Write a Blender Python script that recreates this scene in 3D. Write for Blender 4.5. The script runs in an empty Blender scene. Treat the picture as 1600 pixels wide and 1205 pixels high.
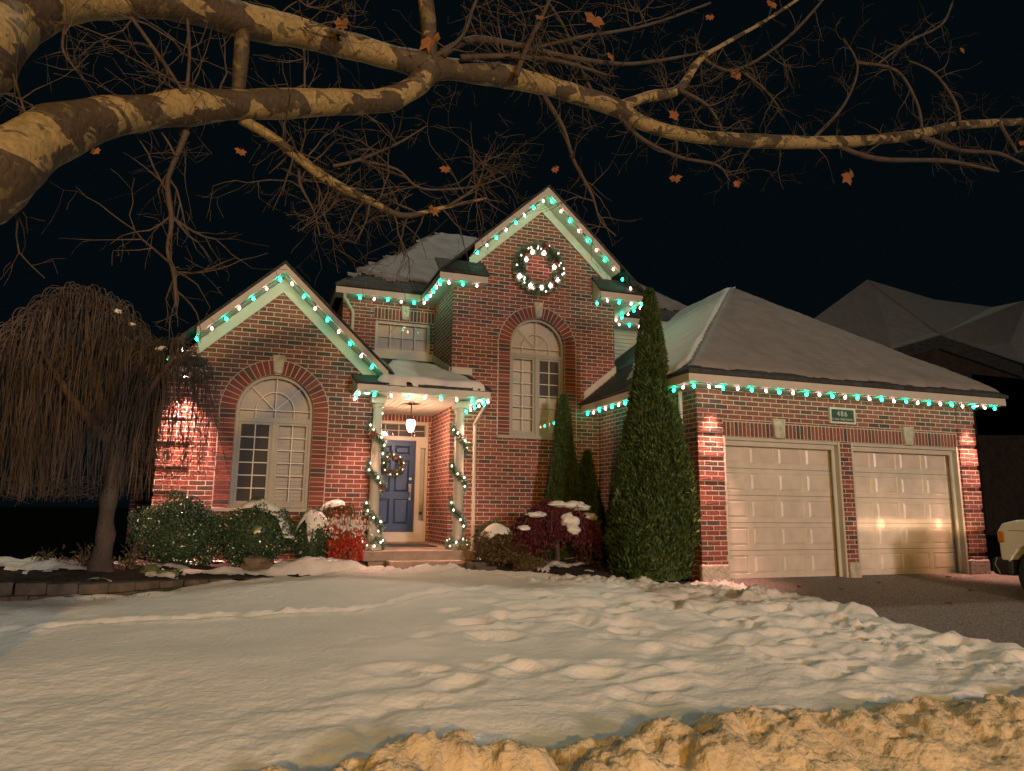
import bpy, bmesh, math, random
import numpy as np
from mathutils import Vector, Matrix
R = math.radians
random.seed(7); rng = np.random.default_rng(7)
SC = bpy.context.scene
COL = SC.collection

# ------------------------------------------------------------------ camera
F_PX = 1106.0
PITCH, YAW, ROLL = R(9.836), R(19.176), R(.589)
_f = Vector((math.sin(YAW), math.cos(YAW), 0)); _r = Vector((math.cos(YAW), -math.sin(YAW), 0)); _u = Vector((0, 0, 1))
_F = _f*math.cos(PITCH)+_u*math.sin(PITCH); _U = _u*math.cos(PITCH)-_f*math.sin(PITCH)
RT = _r*math.cos(ROLL)+_U*math.sin(ROLL); UP = _U*math.cos(ROLL)-_r*math.sin(ROLL)
cam = bpy.data.cameras.new('camera'); co = bpy.data.objects.new('camera', cam); COL.objects.link(co)
m = Matrix((RT, UP, -_F)).transposed().to_4x4(); co.matrix_world = m
cam.sensor_width = 36; cam.lens = F_PX/1600*36; cam.clip_start = .05; cam.clip_end = 500
SC.camera = co
def ray(x, y): return RT*((x-800)/F_PX)-UP*((y-602.5)/F_PX)+_F
def atY(x, y, Y): d = ray(x, y); return d*(Y/d.y)          # the surveyed photograph point at distance Y from the street camera
def atZ(x, y, Z): d = ray(x, y); return d*(Z/d.z)

# ------------------------------------------------------------------ world, lamps, exposure
W = bpy.data.worlds.new('World'); SC.world = W; W.use_nodes = True
nt = W.node_tree; bg = nt.nodes['Background']
sky = nt.nodes.new('ShaderNodeTexSky'); sky.sky_type = 'NISHITA'; sky.sun_disc = False
sky.sun_elevation = R(-12); sky.sun_rotation = R(35)
mixn = nt.nodes.new('ShaderNodeMix'); mixn.data_type = 'RGBA'; mixn.blend_type = 'ADD'; mixn.inputs[0].default_value = 1
nt.links.new(sky.outputs[0], mixn.inputs[6]); mixn.inputs[7].default_value = (.012, .032, .042, 1)   # town glow in the night air
nt.links.new(mixn.outputs[2], bg.inputs[0]); bg.inputs[1].default_value = .09
SC.view_settings.view_transform = 'Standard'; SC.view_settings.look = 'None'
SC.view_settings.exposure = 0; SC.view_settings.gamma = 1
SC.render.engine = 'CYCLES'
SC.cycles.use_denoising = True; SC.cycles.use_light_tree = True
SC.cycles.max_bounces = 6; SC.cycles.diffuse_bounces = 3; SC.cycles.glossy_bounces = 3; SC.cycles.transparent_max_bounces = 12
SC.cycles.sample_clamp_indirect = 4; SC.cycles.caustics_reflective = False; SC.cycles.caustics_refractive = False

def lamp(name, kind, loc, energy, col, size=.05, target=None, angle=None, blend=.5, parent=None):
    l = bpy.data.lights.new(name, kind); l.energy = energy; l.color = col
    o = bpy.data.objects.new(name, l); COL.objects.link(o); o.location = loc
    if kind in ('POINT', 'SPOT'): l.shadow_soft_size = size
    if kind == 'SUN': l.angle = size
    if kind == 'SPOT': l.spot_size = R(angle); l.spot_blend = blend
    if target is not None:
        o.rotation_euler = (Vector(target)-Vector(loc)).to_track_quat('-Z', 'Y').to_euler()
    if parent is not None: o.parent = parent
    return o
# added overhead fill for the lawn, a sodium lamp down the road behind the photographer and an added paler fill farther off for the facade
FILL_DIR = Vector((.22, .50, 1.0))
lamp('lawn_fill_sun', 'SUN', FILL_DIR*30, .46, (.96, 1, .80), R(3), (0, 0, 0))  # added fill from above, no real source in the sky
lamp('sodium_street_lamp', 'POINT', (-1.5, -8, 2.0), 3300, (1, .50, .075), .12)
lamp('far_fill_lamp', 'POINT', (7, -24, 5.0), 18500, (1, .77, .66), 1.5)  # added unseen fill that brightens the house front

# ------------------------------------------------------------------ helpers
def tag(o, label=None, cat=None, group=None, kind=None):
    if label: o['label'] = label
    if cat: o['category'] = cat
    if group: o['group'] = group
    if kind: o['kind'] = kind
    return o
def thing(name, label, cat, loc=(0, 0, 0), group=None):
    o = bpy.data.objects.new(name, None); COL.objects.link(o); o.location = loc; o.empty_display_size = .1
    return tag(o, label, cat, group)
def sm(a, b, x): t = np.clip((x-a)/(b-a), 0, 1); return t*t*(3-2*t)
def _h(i, j, k, s): 
    v = np.sin(i*127.1+j*311.7+k*74.7+s*53.3)*43758.5453
    return v-np.floor(v)
def vn(x, y, z=0., s=0):
    x = np.asarray(x, float); y = np.asarray(y, float); z = np.asarray(z, float)+x*0
    i, j, k = np.floor(x), np.floor(y), np.floor(z); u, v, w = x-i, y-j, z-k
    u, v, w = u*u*(3-2*u), v*v*(3-2*v), w*w*(3-2*w); o = 0
    for a in (0, 1):
        for b in (0, 1):
            for c in (0, 1):
                o = o+_h(i+a, j+b, k+c, s)*(u if a else 1-u)*(v if b else 1-v)*(w if c else 1-w)
    return o*2-1
def fbm(x, y, z=0., n=4, s=0, g=.5):
    o = 0; a = 1; f = 1
    for q in range(n): o = o+a*vn(np.asarray(x)*f, np.asarray(y)*f, np.asarray(z)*f, s+q*7); a *= g; f *= 2.03
    return o
def set_uv(me, off=(0, 0)):
    n = len(me.loops)
    if not n: return
    uv = me.uv_layers.new(name='UV'); vi = np.empty(n, int); me.loops.foreach_get('vertex_index', vi)
    co_ = np.empty(len(me.vertices)*3); me.vertices.foreach_get('co', co_); co_ = co_.reshape(-1, 3)[vi]
    pn = np.empty(len(me.polygons)*3); me.polygons.foreach_get('normal', pn); pn = np.abs(pn.reshape(-1, 3))
    lt = np.empty(len(me.polygons), int); me.polygons.foreach_get('loop_total', lt); pn = np.repeat(pn, lt, 0)
    u = np.where((pn[:, 0] > pn[:, 1]), co_[:, 1], co_[:, 0]); v = np.where(pn[:, 2] > .8, co_[:, 1], co_[:, 2])
    uv.data.foreach_set('uv', np.stack([u-off[0], v-off[1]], 1).ravel())
def finish(name, me, mat, parent, smooth=False, uvoff=(0, 0)):
    set_uv(me, uvoff)
    if smooth: me.polygons.foreach_set('use_smooth', [True]*len(me.polygons))
    me.materials.append(mat)
    o = bpy.data.objects.new(name, me); COL.objects.link(o)
    if parent is not None:
        o.parent = parent; o.location = -Vector(parent.location) if parent.parent is None else (0, 0, 0)
    return o
class MB:
    def __init__(s): s.v = []; s.f = []
    def add(s, V, Fc): b = len(s.v); s.v += [tuple(p) for p in V]; s.f += [tuple(b+i for i in q) for q in Fc]; return s
    def box(s, a, b):
        x0, y0, z0 = a; x1, y1, z1 = b
        return s.add([(x0,y0,z0),(x1,y0,z0),(x1,y1,z0),(x0,y1,z0),(x0,y0,z1),(x1,y0,z1),(x1,y1,z1),(x0,y1,z1)],
                     [(0,3,2,1),(4,5,6,7),(0,1,5,4),(1,2,6,5),(2,3,7,6),(3,0,4,7)])
    def bev(s, a, b, r):       # box with chamfered upper and front edges
        bm = bmesh.new(); bmesh.ops.create_cube(bm, size=1)
        for v in bm.verts: v.co = Vector([(a[i]+b[i])/2+v.co[i]*(b[i]-a[i]) for i in range(3)])
        bmesh.ops.bevel(bm, geom=bm.edges[:], offset=r, segments=2, affect='EDGES', profile=.5)
        bm.verts.index_update(); s.add([v.co for v in bm.verts], [[v.index for v in f.verts] for f in bm.faces]); bm.free(); return s
    def prism(s, poly, y0, y1):   # polygon in XZ extruded along Y
        n = len(poly); V = [(x, y0, z) for x, z in poly]+[(x, y1, z) for x, z in poly]
        return s.add(V, [tuple(range(n)), tuple(range(2*n-1, n-1, -1))]+[(i, i+n, (i+1) % n+n, (i+1) % n) for i in range(n)])
    def prismx(s, poly, x0, x1):  # polygon in YZ extruded along X
        n = len(poly); V = [(x0, y, z) for y, z in poly]+[(x1, y, z) for y, z in poly]
        return s.add(V, [tuple(range(n)), tuple(range(2*n-1, n-1, -1))]+[(i, i+n, (i+1) % n+n, (i+1) % n) for i in range(n)])
    def slab(s, quad, t):         # polygon in space thickened downwards along its normal
        Q = [Vector(q) for q in quad]; n = (Q[1]-Q[0]).cross(Q[2]-Q[0]).normalized(); 
        if n.z < 0: Q.reverse(); n = -n
        k = len(Q); V = Q+[q-n*t for q in Q]
        return s.add(V, [tuple(range(k)), tuple(range(2*k-1, k-1, -1))]+[(i, i+k, (i+1) % k+k, (i+1) % k) for i in range(k)])
    def tube(s, P, rad, n=6, cap=True):
        P = [Vector(p) for p in P]; b0 = len(s.v); up = Vector((.13, .21, 1)).normalized()
        rad = rad if hasattr(rad, '__len__') else [rad]*len(P)
        for i, p in enumerate(P):
            t = (P[min(i+1, len(P)-1)]-P[max(i-1, 0)])
            t = t.normalized() if t.length > 1e-9 else Vector((0, 0, 1))
            a = t.cross(up); 
            if a.length < .05: a = t.cross(Vector((1, 0, 0)))
            a.normalize(); b = t.cross(a)
            for k in range(n):
                an = 2*math.pi*k/n; s.v.append(tuple(p+(a*math.cos(an)+b*math.sin(an))*rad[i]))
        for i in range(len(P)-1):
            for k in range(n): s.f.append((b0+i*n+k, b0+i*n+(k+1) % n, b0+(i+1)*n+(k+1) % n, b0+(i+1)*n+k))
        if cap: s.f.append(tuple(b0+k for k in range(n))[::-1]); s.f.append(tuple(b0+(len(P)-1)*n+k for k in range(n)))
        return s
    def ball(s, c, r, sub=1, sq=(1, 1, 1), jit=0):
        bm = bmesh.new(); bmesh.ops.create_icosphere(bm, subdivisions=sub, radius=1)
        sd = random.random()*50
        V = []
        for v in bm.verts:
            k = 1+(jit*float(fbm(v.co.x*1.6+sd, v.co.y*1.6, v.co.z*1.6, 3)) if jit else 0)
            V.append((c[0]+v.co.x*r*sq[0]*k, c[1]+v.co.y*r*sq[1]*k, c[2]+v.co.z*r*sq[2]*k))
        bm.verts.index_update(); s.add(V, [[v.index for v in f.verts] for f in bm.faces]); bm.free(); return s
    def lathe(s, prof, c, n=16):   # prof list of (r, z)
        b0 = len(s.v)
        for r, z in prof:
            for k in range(n): a = 2*math.pi*k/n; s.v.append((c[0]+r*math.cos(a), c[1]+r*math.sin(a), c[2]+z))
        for i in range(len(prof)-1):
            for k in range(n): s.f.append((b0+i*n+k, b0+i*n+(k+1) % n, b0+(i+1)*n+(k+1) % n, b0+(i+1)*n+k))
        s.f.append(tuple(b0+k for k in range(n))[::-1]); s.f.append(tuple(b0+(len(prof)-1)*n+k for k in range(n))); return s
    def build(s, name, mat, parent=None, smooth=False, uvoff=(0, 0), fix=False):
        me = bpy.data.meshes.new(name); me.from_pydata(s.v, [], s.f); me.update()
        if fix:
            bm = bmesh.new(); bm.from_mesh(me); bmesh.ops.recalc_face_normals(bm, faces=bm.faces); bm.to_mesh(me); bm.free()
        return finish(name, me, mat, parent, smooth, uvoff)
def grid_mesh(name, X, Y, Z, mat, parent=None, keep=None, smooth=True):
    ny, nx = X.shape; V = np.stack([X, Y, Z], -1).reshape(-1, 3)
    i = (np.arange(ny-1)[:, None]*nx+np.arange(nx-1)[None]).ravel()
    Fq = np.stack([i, i+1, i+nx+1, i+nx], 1)
    if keep is not None:
        k = keep.ravel(); Fq = Fq[k[Fq].all(1)]
        used = np.unique(Fq); mp = -np.ones(len(V), int); mp[used] = np.arange(len(used)); V = V[used]; Fq = mp[Fq]
    me = bpy.data.meshes.new(name); me.from_pydata(V.tolist(), [], Fq.tolist()); me.update()
    return finish(name, me, mat, parent, smooth)
def tri_soup(name, V, mat, parent=None, k=3):      # V: (n,k,3) separate small faces
    n = len(V); me = bpy.data.meshes.new(name); me.vertices.add(n*k); me.vertices.foreach_set('co', V.reshape(-1).astype(np.float32))
    me.loops.add(n*k); me.loops.foreach_set('vertex_index', np.arange(n*k, dtype=np.int32))
    me.polygons.add(n); me.polygons.foreach_set('loop_start', np.arange(0, n*k, k, dtype=np.int32))
    me.update(calc_edges=True); me.validate()
    return finish(name, me, mat, parent)
def shape2d(outer, holes, y0, y1):     # polygon with holes in XZ, thickness y0..y1, returned as (V, F)
    cu = bpy.data.curves.new('tmp', 'CURVE'); cu.dimensions = '2D'; cu.fill_mode = 'BOTH'; cu.extrude = (y1-y0)/2
    for L in [outer]+holes:
        sp = cu.splines.new('POLY'); sp.points.add(len(L)-1)
        for p, (x, z) in zip(sp.points, L): p.co = (x, z, 0, 1)
        sp.use_cyclic_u = True
    o = bpy.data.objects.new('tmp', cu); COL.objects.link(o); bpy.context.view_layer.update()
    me = bpy.data.meshes.new_from_object(o); V = [(v.co.x, (y0+y1)/2-v.co.z, v.co.y) for v in me.vertices]
    Fc = [tuple(p.vertices) for p in me.polygons]; bpy.data.objects.remove(o); bpy.data.curves.remove(cu); bpy.data.meshes.remove(me)
    return V, Fc
def arcpts(cx, zs, r, z0, n=24):       # arched opening outline, sill z0, springing zs
    return [(cx-r, z0), (cx+r, z0)]+[(cx+r*math.cos(a), zs+r*math.sin(a)) for a in np.linspace(0, math.pi, n)]

# ------------------------------------------------------------------ materials
def mat(name, base=(.5, .5, .5), rough=.6, bump=0., bscale=30., var=0., metal=0., emis=None, estr=0., spec=.5, coat=0., var_scale=4.):
    m = bpy.data.materials.new(name); m.use_nodes = True; nt = m.node_tree; b = nt.nodes['Principled BSDF']
    b.inputs['Base Color'].default_value = (*base, 1); b.inputs['Roughness'].default_value = rough; b.inputs['Metallic'].default_value = metal
    b.inputs['Specular IOR Level'].default_value = spec; b.inputs['Coat Weight'].default_value = coat
    if emis: b.inputs['Emission Color'].default_value = (*emis, 1); b.inputs['Emission Strength'].default_value = estr
    if bump or var:
        tc = nt.nodes.new('ShaderNodeTexCoord')
        if var:
            n2 = nt.nodes.new('ShaderNodeTexNoise'); n2.inputs['Scale'].default_value = var_scale; n2.inputs['Detail'].default_value = 6
            nt.links.new(tc.outputs['Object'], n2.inputs['Vector'])
            mx = nt.nodes.new('ShaderNodeMix'); mx.data_type = 'RGBA'
            mx.inputs[6].default_value = (*[c*(1-var) for c in base], 1); mx.inputs[7].default_value = (*[min(1, c*(1+var)) for c in base], 1)
            rp = nt.nodes.new('ShaderNodeMapRange'); rp.inputs[1].default_value = .3; rp.inputs[2].default_value = .7
            nt.links.new(n2.outputs[0], rp.inputs[0]); nt.links.new(rp.outputs[0], mx.inputs[0]); nt.links.new(mx.outputs[2], b.inputs['Base Color'])
        if bump:
            n1 = nt.nodes.new('ShaderNodeTexNoise'); n1.inputs['Scale'].default_value = bscale; n1.inputs['Detail'].default_value = 5
            nt.links.new(tc.outputs['Object'], n1.inputs['Vector']); bp = nt.nodes.new('ShaderNodeBump'); bp.inputs['Strength'].default_value = bump
            bp.inputs['Distance'].default_value = .02; nt.links.new(n1.outputs[0], bp.inputs['Height']); nt.links.new(bp.outputs[0], b.inputs['Normal'])
    return m
def ramp(nt, pts, interp='LINEAR'):
    r = nt.nodes.new('ShaderNodeValToRGB'); r.color_ramp.interpolation = interp; e = r.color_ramp.elements
    while len(e) < len(pts): e.new(.5)
    for q, (p, c) in zip(e, pts): q.position = p; q.color = (*c, 1)
    return r
BR = [(0, (.062, .045, .042)), (.12, (.095, .056, .047)), (.17, (.155, .050, .040)), (.5, (.21, .060, .046)), (.8, (.27, .080, .060)), (1, (.165, .055, .048))]
BR = [(p, tuple(v*1.15 for v in c)) for p, c in BR]
MORTAR = (.58, .50, .41)
def brick_mat(name, soldier=False, rough_face=0.):
    m = bpy.data.materials.new(name); m.use_nodes = True; nt = m.node_tree; L = nt.links.new; b = nt.nodes['Principled BSDF']
    b.inputs['Roughness'].default_value = .8
    uv = nt.nodes.new('ShaderNodeUVMap'); uv.uv_map = 'UV'; vec = uv.outputs[0]
    if soldier:
        sp = nt.nodes.new('ShaderNodeSeparateXYZ'); cb = nt.nodes.new('ShaderNodeCombineXYZ'); L(vec, sp.inputs[0])
        L(sp.outputs[1], cb.inputs[0]); L(sp.outputs[0], cb.inputs[1]); vec = cb.outputs[0]
    wob = nt.nodes.new('ShaderNodeTexNoise'); wob.inputs['Scale'].default_value = 9; L(vec, wob.inputs['Vector'])
    ws = nt.nodes.new('ShaderNodeVectorMath'); ws.operation = 'MULTIPLY_ADD'; L(wob.outputs[1], ws.inputs[0]); ws.inputs[1].default_value = (.006, .006, 0); L(vec, ws.inputs[2])
    br = nt.nodes.new('ShaderNodeTexBrick'); L(ws.outputs[0], br.inputs['Vector']); br.inputs['Scale'].default_value = 1
    br.inputs['Brick Width'].default_value = .235; br.inputs['Row Height'].default_value = .0745; br.inputs['Mortar Size'].default_value = .0066
    br.inputs['Mortar Smooth'].default_value = .15; br.inputs['Bias'].default_value = 0; br.offset = 0 if soldier else .5
    br.inputs['Color1'].default_value = (0, 0, 0, 1); br.inputs['Color2'].default_value = (1, 1, 1, 1); br.inputs['Mortar'].default_value = (.5, .5, .5, 1)
    rp = ramp(nt, BR); L(br.outputs['Color'], rp.inputs[0])
    ns = nt.nodes.new('ShaderNodeTexNoise'); ns.inputs['Scale'].default_value = 34; ns.inputs['Detail'].default_value = 7; L(uv.outputs[0], ns.inputs['Vector'])
    nm = nt.nodes.new('ShaderNodeMix'); nm.data_type = 'RGBA'; nm.blend_type = 'MULTIPLY'; nm.inputs[0].default_value = 1; L(rp.outputs[0], nm.inputs[6])
    r2 = ramp(nt, [(.3, (.55, .55, .55)), (.7, (1.35, 1.35, 1.35))]); L(ns.outputs[0], r2.inputs[0]); L(r2.outputs[0], nm.inputs[7])
    big = nt.nodes.new('ShaderNodeTexNoise'); big.inputs['Scale'].default_value = .9; big.inputs['Detail'].default_value = 3; L(uv.outputs[0], big.inputs['Vector'])
    r3 = ramp(nt, [(.35, (.82, .84, .86)), (.65, (1.1, 1.06, 1.02))]); L(big.outputs[0], r3.inputs[0])
    n3 = nt.nodes.new('ShaderNodeMix'); n3.data_type = 'RGBA'; n3.blend_type = 'MULTIPLY'; n3.inputs[0].default_value = 1; L(nm.outputs[2], n3.inputs[6]); L(r3.outputs[0], n3.inputs[7])
    mo = nt.nodes.new('ShaderNodeMix'); mo.data_type = 'RGBA'; L(br.outputs['Fac'], mo.inputs[0]); L(n3.outputs[2], mo.inputs[6]); mo.inputs[7].default_value = (*MORTAR, 1)
    L(mo.outputs[2], b.inputs['Base Color'])
    hh = nt.nodes.new('ShaderNodeMath'); hh.operation = 'MULTIPLY_ADD'; L(ns.outputs[0], hh.inputs[0]); hh.inputs[1].default_value = .35+rough_face
    inv = nt.nodes.new('ShaderNodeMath'); inv.operation = 'SUBTRACT'; inv.inputs[0].default_value = 1; L(br.outputs['Fac'], inv.inputs[1]); L(inv.outputs[0], hh.inputs[2])
    bp = nt.nodes.new('ShaderNodeBump'); bp.inputs['Strength'].default_value = .55+rough_face*.25; bp.inputs['Distance'].default_value = .012; L(hh.outputs[0], bp.inputs['Height']); L(bp.outputs[0], b.inputs['Normal'])
    return m
def island_mat(name, pts, rough=.6, spec=.3, trans=0., bump=0., gloss=None):
    m = bpy.data.materials.new(name); m.use_nodes = True; nt = m.node_tree; L = nt.links.new; b = nt.nodes['Principled BSDF']
    g = nt.nodes.new('ShaderNodeNewGeometry'); rp = ramp(nt, pts); L(g.outputs['Random Per Island'], rp.inputs[0]); L(rp.outputs[0], b.inputs['Base Color'])
    b.inputs['Roughness'].default_value = rough; b.inputs['Specular IOR Level'].default_value = spec
    if bump:
        tc = nt.nodes.new('ShaderNodeTexCoord'); n1 = nt.nodes.new('ShaderNodeTexNoise'); n1.inputs['Scale'].default_value = 40; n1.inputs['Detail'].default_value = 5
        L(tc.outputs['Object'], n1.inputs['Vector']); bp = nt.nodes.new('ShaderNodeBump'); bp.inputs['Strength'].default_value = bump; bp.inputs['Distance'].default_value = .01
        L(n1.outputs[0], bp.inputs['Height']); L(bp.outputs[0], b.inputs['Normal'])
    return m
M = {}
M['brick'] = brick_mat('red_brick'); M['soldier'] = brick_mat('soldier_brick', True); M['quoin'] = brick_mat('rough_brick', rough_face=1.2)
M['arch'] = island_mat('arch_brick', BR[1:], .8, .2, bump=.6); M['mortar'] = mat('mortar', MORTAR, .9, .4, 60)
M['trim'] = mat('cream_trim', (.56, .53, .45), .5, .08, 8, .06); M['soffit'] = mat('soffit', (.52, .51, .43), .55, .05, 20, .05)
M['frame'] = mat('window_frame', (.36, .33, .27), .45, .05, 30, .05); M['muntin'] = mat('muntin', (.62, .58, .5), .4)
M['stone'] = mat('pale_stone', (.50, .45, .37), .85, 1., 22, .25, var_scale=12)
M['concrete'] = mat('concrete', (.40, .31, .25), .85, .5, 60, .18, var_scale=7)
M['shingle'] = brick_mat('roof_shingle')
_n = M['shingle'].node_tree
for n in _n.nodes:
    if n.type == 'TEX_BRICK': n.inputs['Row Height'].default_value = .1; n.inputs['Brick Width'].default_value = .22; n.inputs['Mortar Size'].default_value = .008
    if n.type == 'VALTORGB' and len(n.color_ramp.elements) == 6:
        for i, e in enumerate(n.color_ramp.elements): c = .028+.008*i; e.color = (c*.85, c, c, 1)
    if n.type == 'MIX' and n.blend_type == 'MIX': n.inputs[7].default_value = (.015, .015, .016, 1)
M['door'] = mat('blue_door', (.012, .044, .13), .5, .05, 15, .08, coat=.2)
M['gdoor'] = mat('garage_door', (.64, .57, .49), .34, .06, 12, .10, spec=.6)
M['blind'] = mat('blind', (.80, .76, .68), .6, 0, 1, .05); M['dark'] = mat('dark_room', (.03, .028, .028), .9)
M['screen'] = mat('insect_screen', (.085, .075, .07), .7, .2, 200)
M['glass'] = bpy.data.materials.new('window_glass'); M['glass'].use_nodes = True
_nt = M['glass'].node_tree; _nt.nodes.remove(_nt.nodes['Principled BSDF'])
_t = _nt.nodes.new('ShaderNodeBsdfTransparent'); _g = _nt.nodes.new('ShaderNodeBsdfGlossy'); _g.inputs['Roughness'].default_value = .02
_fr = _nt.nodes.new('ShaderNodeFresnel'); _fr.inputs[0].default_value = 1.55; _ms = _nt.nodes.new('ShaderNodeMixShader')
_nt.links.new(_fr.outputs[0], _ms.inputs[0]); _nt.links.new(_t.outputs[0], _ms.inputs[1]); _nt.links.new(_g.outputs[0], _ms.inputs[2]); _nt.links.new(_ms.outputs[0], _nt.nodes['Material Output'].inputs[0])
M['teal'] = mat('teal_bulb', (.05, .7, .5), .3, emis=(.006, 1, .56), estr=42)
M['pink'] = mat('warm_bulb', (.9, .6, .5), .3, emis=(1, .50, .43), estr=27)
M['mini'] = mat('mini_bulb', (.9, .8, .6), .3, emis=(1, .66, .52), estr=13)
M['wire'] = mat('green_wire', (.02, .05, .03), .5); M['lampglass'] = mat('lit_glass', (.9, .85, .8), .3, emis=(1, .83, .74), estr=11)
M['pot'] = mat('lit_pot_light', (.9, .85, .8), .3, emis=(1, .76, .72), estr=30)
M['black'] = mat('black_metal', (.02, .02, .02), .4); M['metal'] = mat('brushed_nickel', (.6, .56, .5), .28, metal=1)
M['red'] = mat('red_ribbon', (.5, .012, .03), .45, .3, 30); M['redball'] = mat('red_bauble', (.55, .02, .04), .2, spec=.8)
M['needle'] = island_mat('garland_needles', [(0, (.06, .13, .08)), (.6, (.15, .25, .18)), (1, (.40, .46, .38))], .5)
M['cedar'] = island_mat('cedar_foliage', [(0, (.02, .042, .016)), (.5, (.045, .085, .026)), (.85, (.09, .14, .038)), (1, (.15, .19, .06))], .6, .25)
M['box'] = island_mat('boxwood_leaf', [(0, (.02, .05, .025)), (.6, (.05, .105, .05)), (1, (.13, .18, .10))], .25, .8)
M['yew'] = island_mat('dry_shrub_leaf', [(0, (.05, .05, .025)), (.5, (.12, .09, .04)), (1, (.22, .15, .07))], .5)
M['redleaf'] = island_mat('red_leaf', [(0, (.42, .03, .02)), (.6, (.6, .06, .035)), (1, (.5, .12, .06))], .45)
M['maple'] = island_mat('maple_leaf', [(0, (.06, .014, .022)), (.6, (.115, .022, .036)), (1, (.19, .04, .055))], .5)
M['deadleaf'] = island_mat('dead_leaf', [(0, (.10, .045, .02)), (.6, (.17, .075, .028)), (1, (.11, .045, .026))], .7, .2)
M['bark'] = mat('brown_bark', (.10, .07, .05), .85, .9, 30, .35); M['strand'] = mat('strand_bark', (.080, .060, .048), .7, .2, 30, .3)
M['twig'] = mat('twig_bark', (.044, .033, .025), .8, .5, 50, .3, var_scale=9)
M['grass'] = island_mat('grass_blade', [(0, (.03, .06, .015)), (1, (.07, .12, .03))], .6)
M['moss'] = mat('mossy_rock', (.10, .12, .045), .9, 1, 25, .5, var_scale=9); M['rock'] = mat('brown_rock', (.17, .13, .09), .9, 1, 14, .4, var_scale=7)
M['mulch'] = mat('mulch', (.035, .024, .018), .95, 1, 40, .6, var_scale=20); M['block'] = mat('retaining_block', (.10, .08, .062), .9, 1, 20, .35, var_scale=6)
def snow_mat(name, base=(.80, .79, .76), b1=.35, sc=14, var=.04):
    m = mat(name, base, .62, b1, sc, var, spec=.25, var_scale=3); b = m.node_tree.nodes['Principled BSDF']
    return m
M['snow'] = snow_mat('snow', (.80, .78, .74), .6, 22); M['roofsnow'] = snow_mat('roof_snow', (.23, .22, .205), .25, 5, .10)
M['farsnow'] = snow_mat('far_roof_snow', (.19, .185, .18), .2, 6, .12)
M['banksnow'] = snow_mat('plowed_snow', (.60, .49, .32), 1, 34, .22)
M['night_ground'] = mat('night_ground', (.007, .007, .006), 1, spec=0)
def asphalt():
    m = mat('asphalt', (.21, .165, .145), .7, 1, 70, .8, var_scale=38); nt = m.node_tree; L = nt.links.new; b = nt.nodes['Principled BSDF']
    return m
M['asphalt'] = asphalt(); M['paver'] = brick_mat('paver')
for n in M['paver'].node_tree.nodes:
    if n.type == 'TEX_BRICK': n.inputs['Row Height'].default_value = .1; n.inputs['Brick Width'].default_value = .2; n.inputs['Mortar Size'].default_value = .004
    if n.type == 'VALTORGB' and len(n.color_ramp.elements) == 6:
        for i, e in enumerate(n.color_ramp.elements): c = .16+.02*i; e.color = (c, c*.7, c*.58, 1)
    if n.type == 'MIX' and n.blend_type == 'MIX': n.inputs[7].default_value = (.08, .06, .05, 1)
# plane tree bark: flaking plates, olive brown over cream
def plane_bark():
    m = bpy.data.materials.new('plane_bark'); m.use_nodes = True; nt = m.node_tree; L = nt.links.new; b = nt.nodes['Principled BSDF']; b.inputs['Roughness'].default_value = .75
    tc = nt.nodes.new('ShaderNodeTexCoord')
    def noise(sc, det, dist, scale=(1, 1, 1)):
        mp = nt.nodes.new('ShaderNodeMapping'); mp.inputs['Scale'].default_value = scale; L(tc.outputs['Object'], mp.inputs[0])
        n = nt.nodes.new('ShaderNodeTexNoise'); n.inputs['Scale'].default_value = sc; n.inputs['Detail'].default_value = det; n.inputs['Distortion'].default_value = dist; L(mp.outputs[0], n.inputs['Vector']); return n.outputs[0]
    big = noise(3.6, 4, .6, (.75, 1, 1.5)); small = noise(11, 3, .9, (.8, 1, 1.3)); fine = noise(38, 8, 0); crack = noise(16, 6, 1.2, (3, 3, .7))
    def mixc(f, a, c, blend='MIX', fac=None):
        x = nt.nodes.new('ShaderNodeMix'); x.data_type = 'RGBA'; x.blend_type = blend
        if f is not None: L(f, x.inputs[0])
        else: x.inputs[0].default_value = fac
        for k, v in ((6, a), (7, c)):
            if isinstance(v, tuple): x.inputs[k].default_value = (*v, 1)
            else: L(v, x.inputs[k])
        return x.outputs[2]
    def step(v, lo, hi):
        r = nt.nodes.new('ShaderNodeMapRange'); r.inputs[1].default_value = lo; r.inputs[2].default_value = hi; L(v, r.inputs[0]); return r.outputs[0]
    cream = mixc(small, (.14, .105, .042), (.30, .235, .105)); old = mixc(crack, (.022, .016, .011), (.068, .048, .026)); olive = mixc(fine, (.07, .06, .025), (.11, .085, .04))
    c = mixc(step(big, .488, .498), old, cream); c = mixc(step(small, .60, .615), c, olive); r2 = ramp(nt, [(.3, (.62, .62, .62)), (.7, (1.2, 1.2, 1.2))]); L(fine, r2.inputs[0])
    c = mixc(None, c, r2.outputs[0], 'MULTIPLY', .85); L(c, b.inputs['Base Color'])
    st = nt.nodes.new('ShaderNodeMath'); st.operation = 'MULTIPLY_ADD'; L(crack, st.inputs[0]); st.inputs[1].default_value = .5
    gt = nt.nodes.new('ShaderNodeMath'); gt.operation = 'LESS_THAN'; gt.inputs[1].default_value = .493; L(big, gt.inputs[0]); L(gt.outputs[0], st.inputs[2])
    bp = nt.nodes.new('ShaderNodeBump'); bp.inputs['Strength'].default_value = .9; bp.inputs['Distance'].default_value = .009; L(st.outputs[0], bp.inputs['Height'])
    b2 = nt.nodes.new('ShaderNodeBump'); b2.inputs['Strength'].default_value = .5; b2.inputs['Distance'].default_value = .006; L(fine, b2.inputs['Height']); L(bp.outputs[0], b2.inputs['Normal']); L(b2.outputs[0], b.inputs['Normal'])
    return m
M['plane'] = plane_bark()

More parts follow.
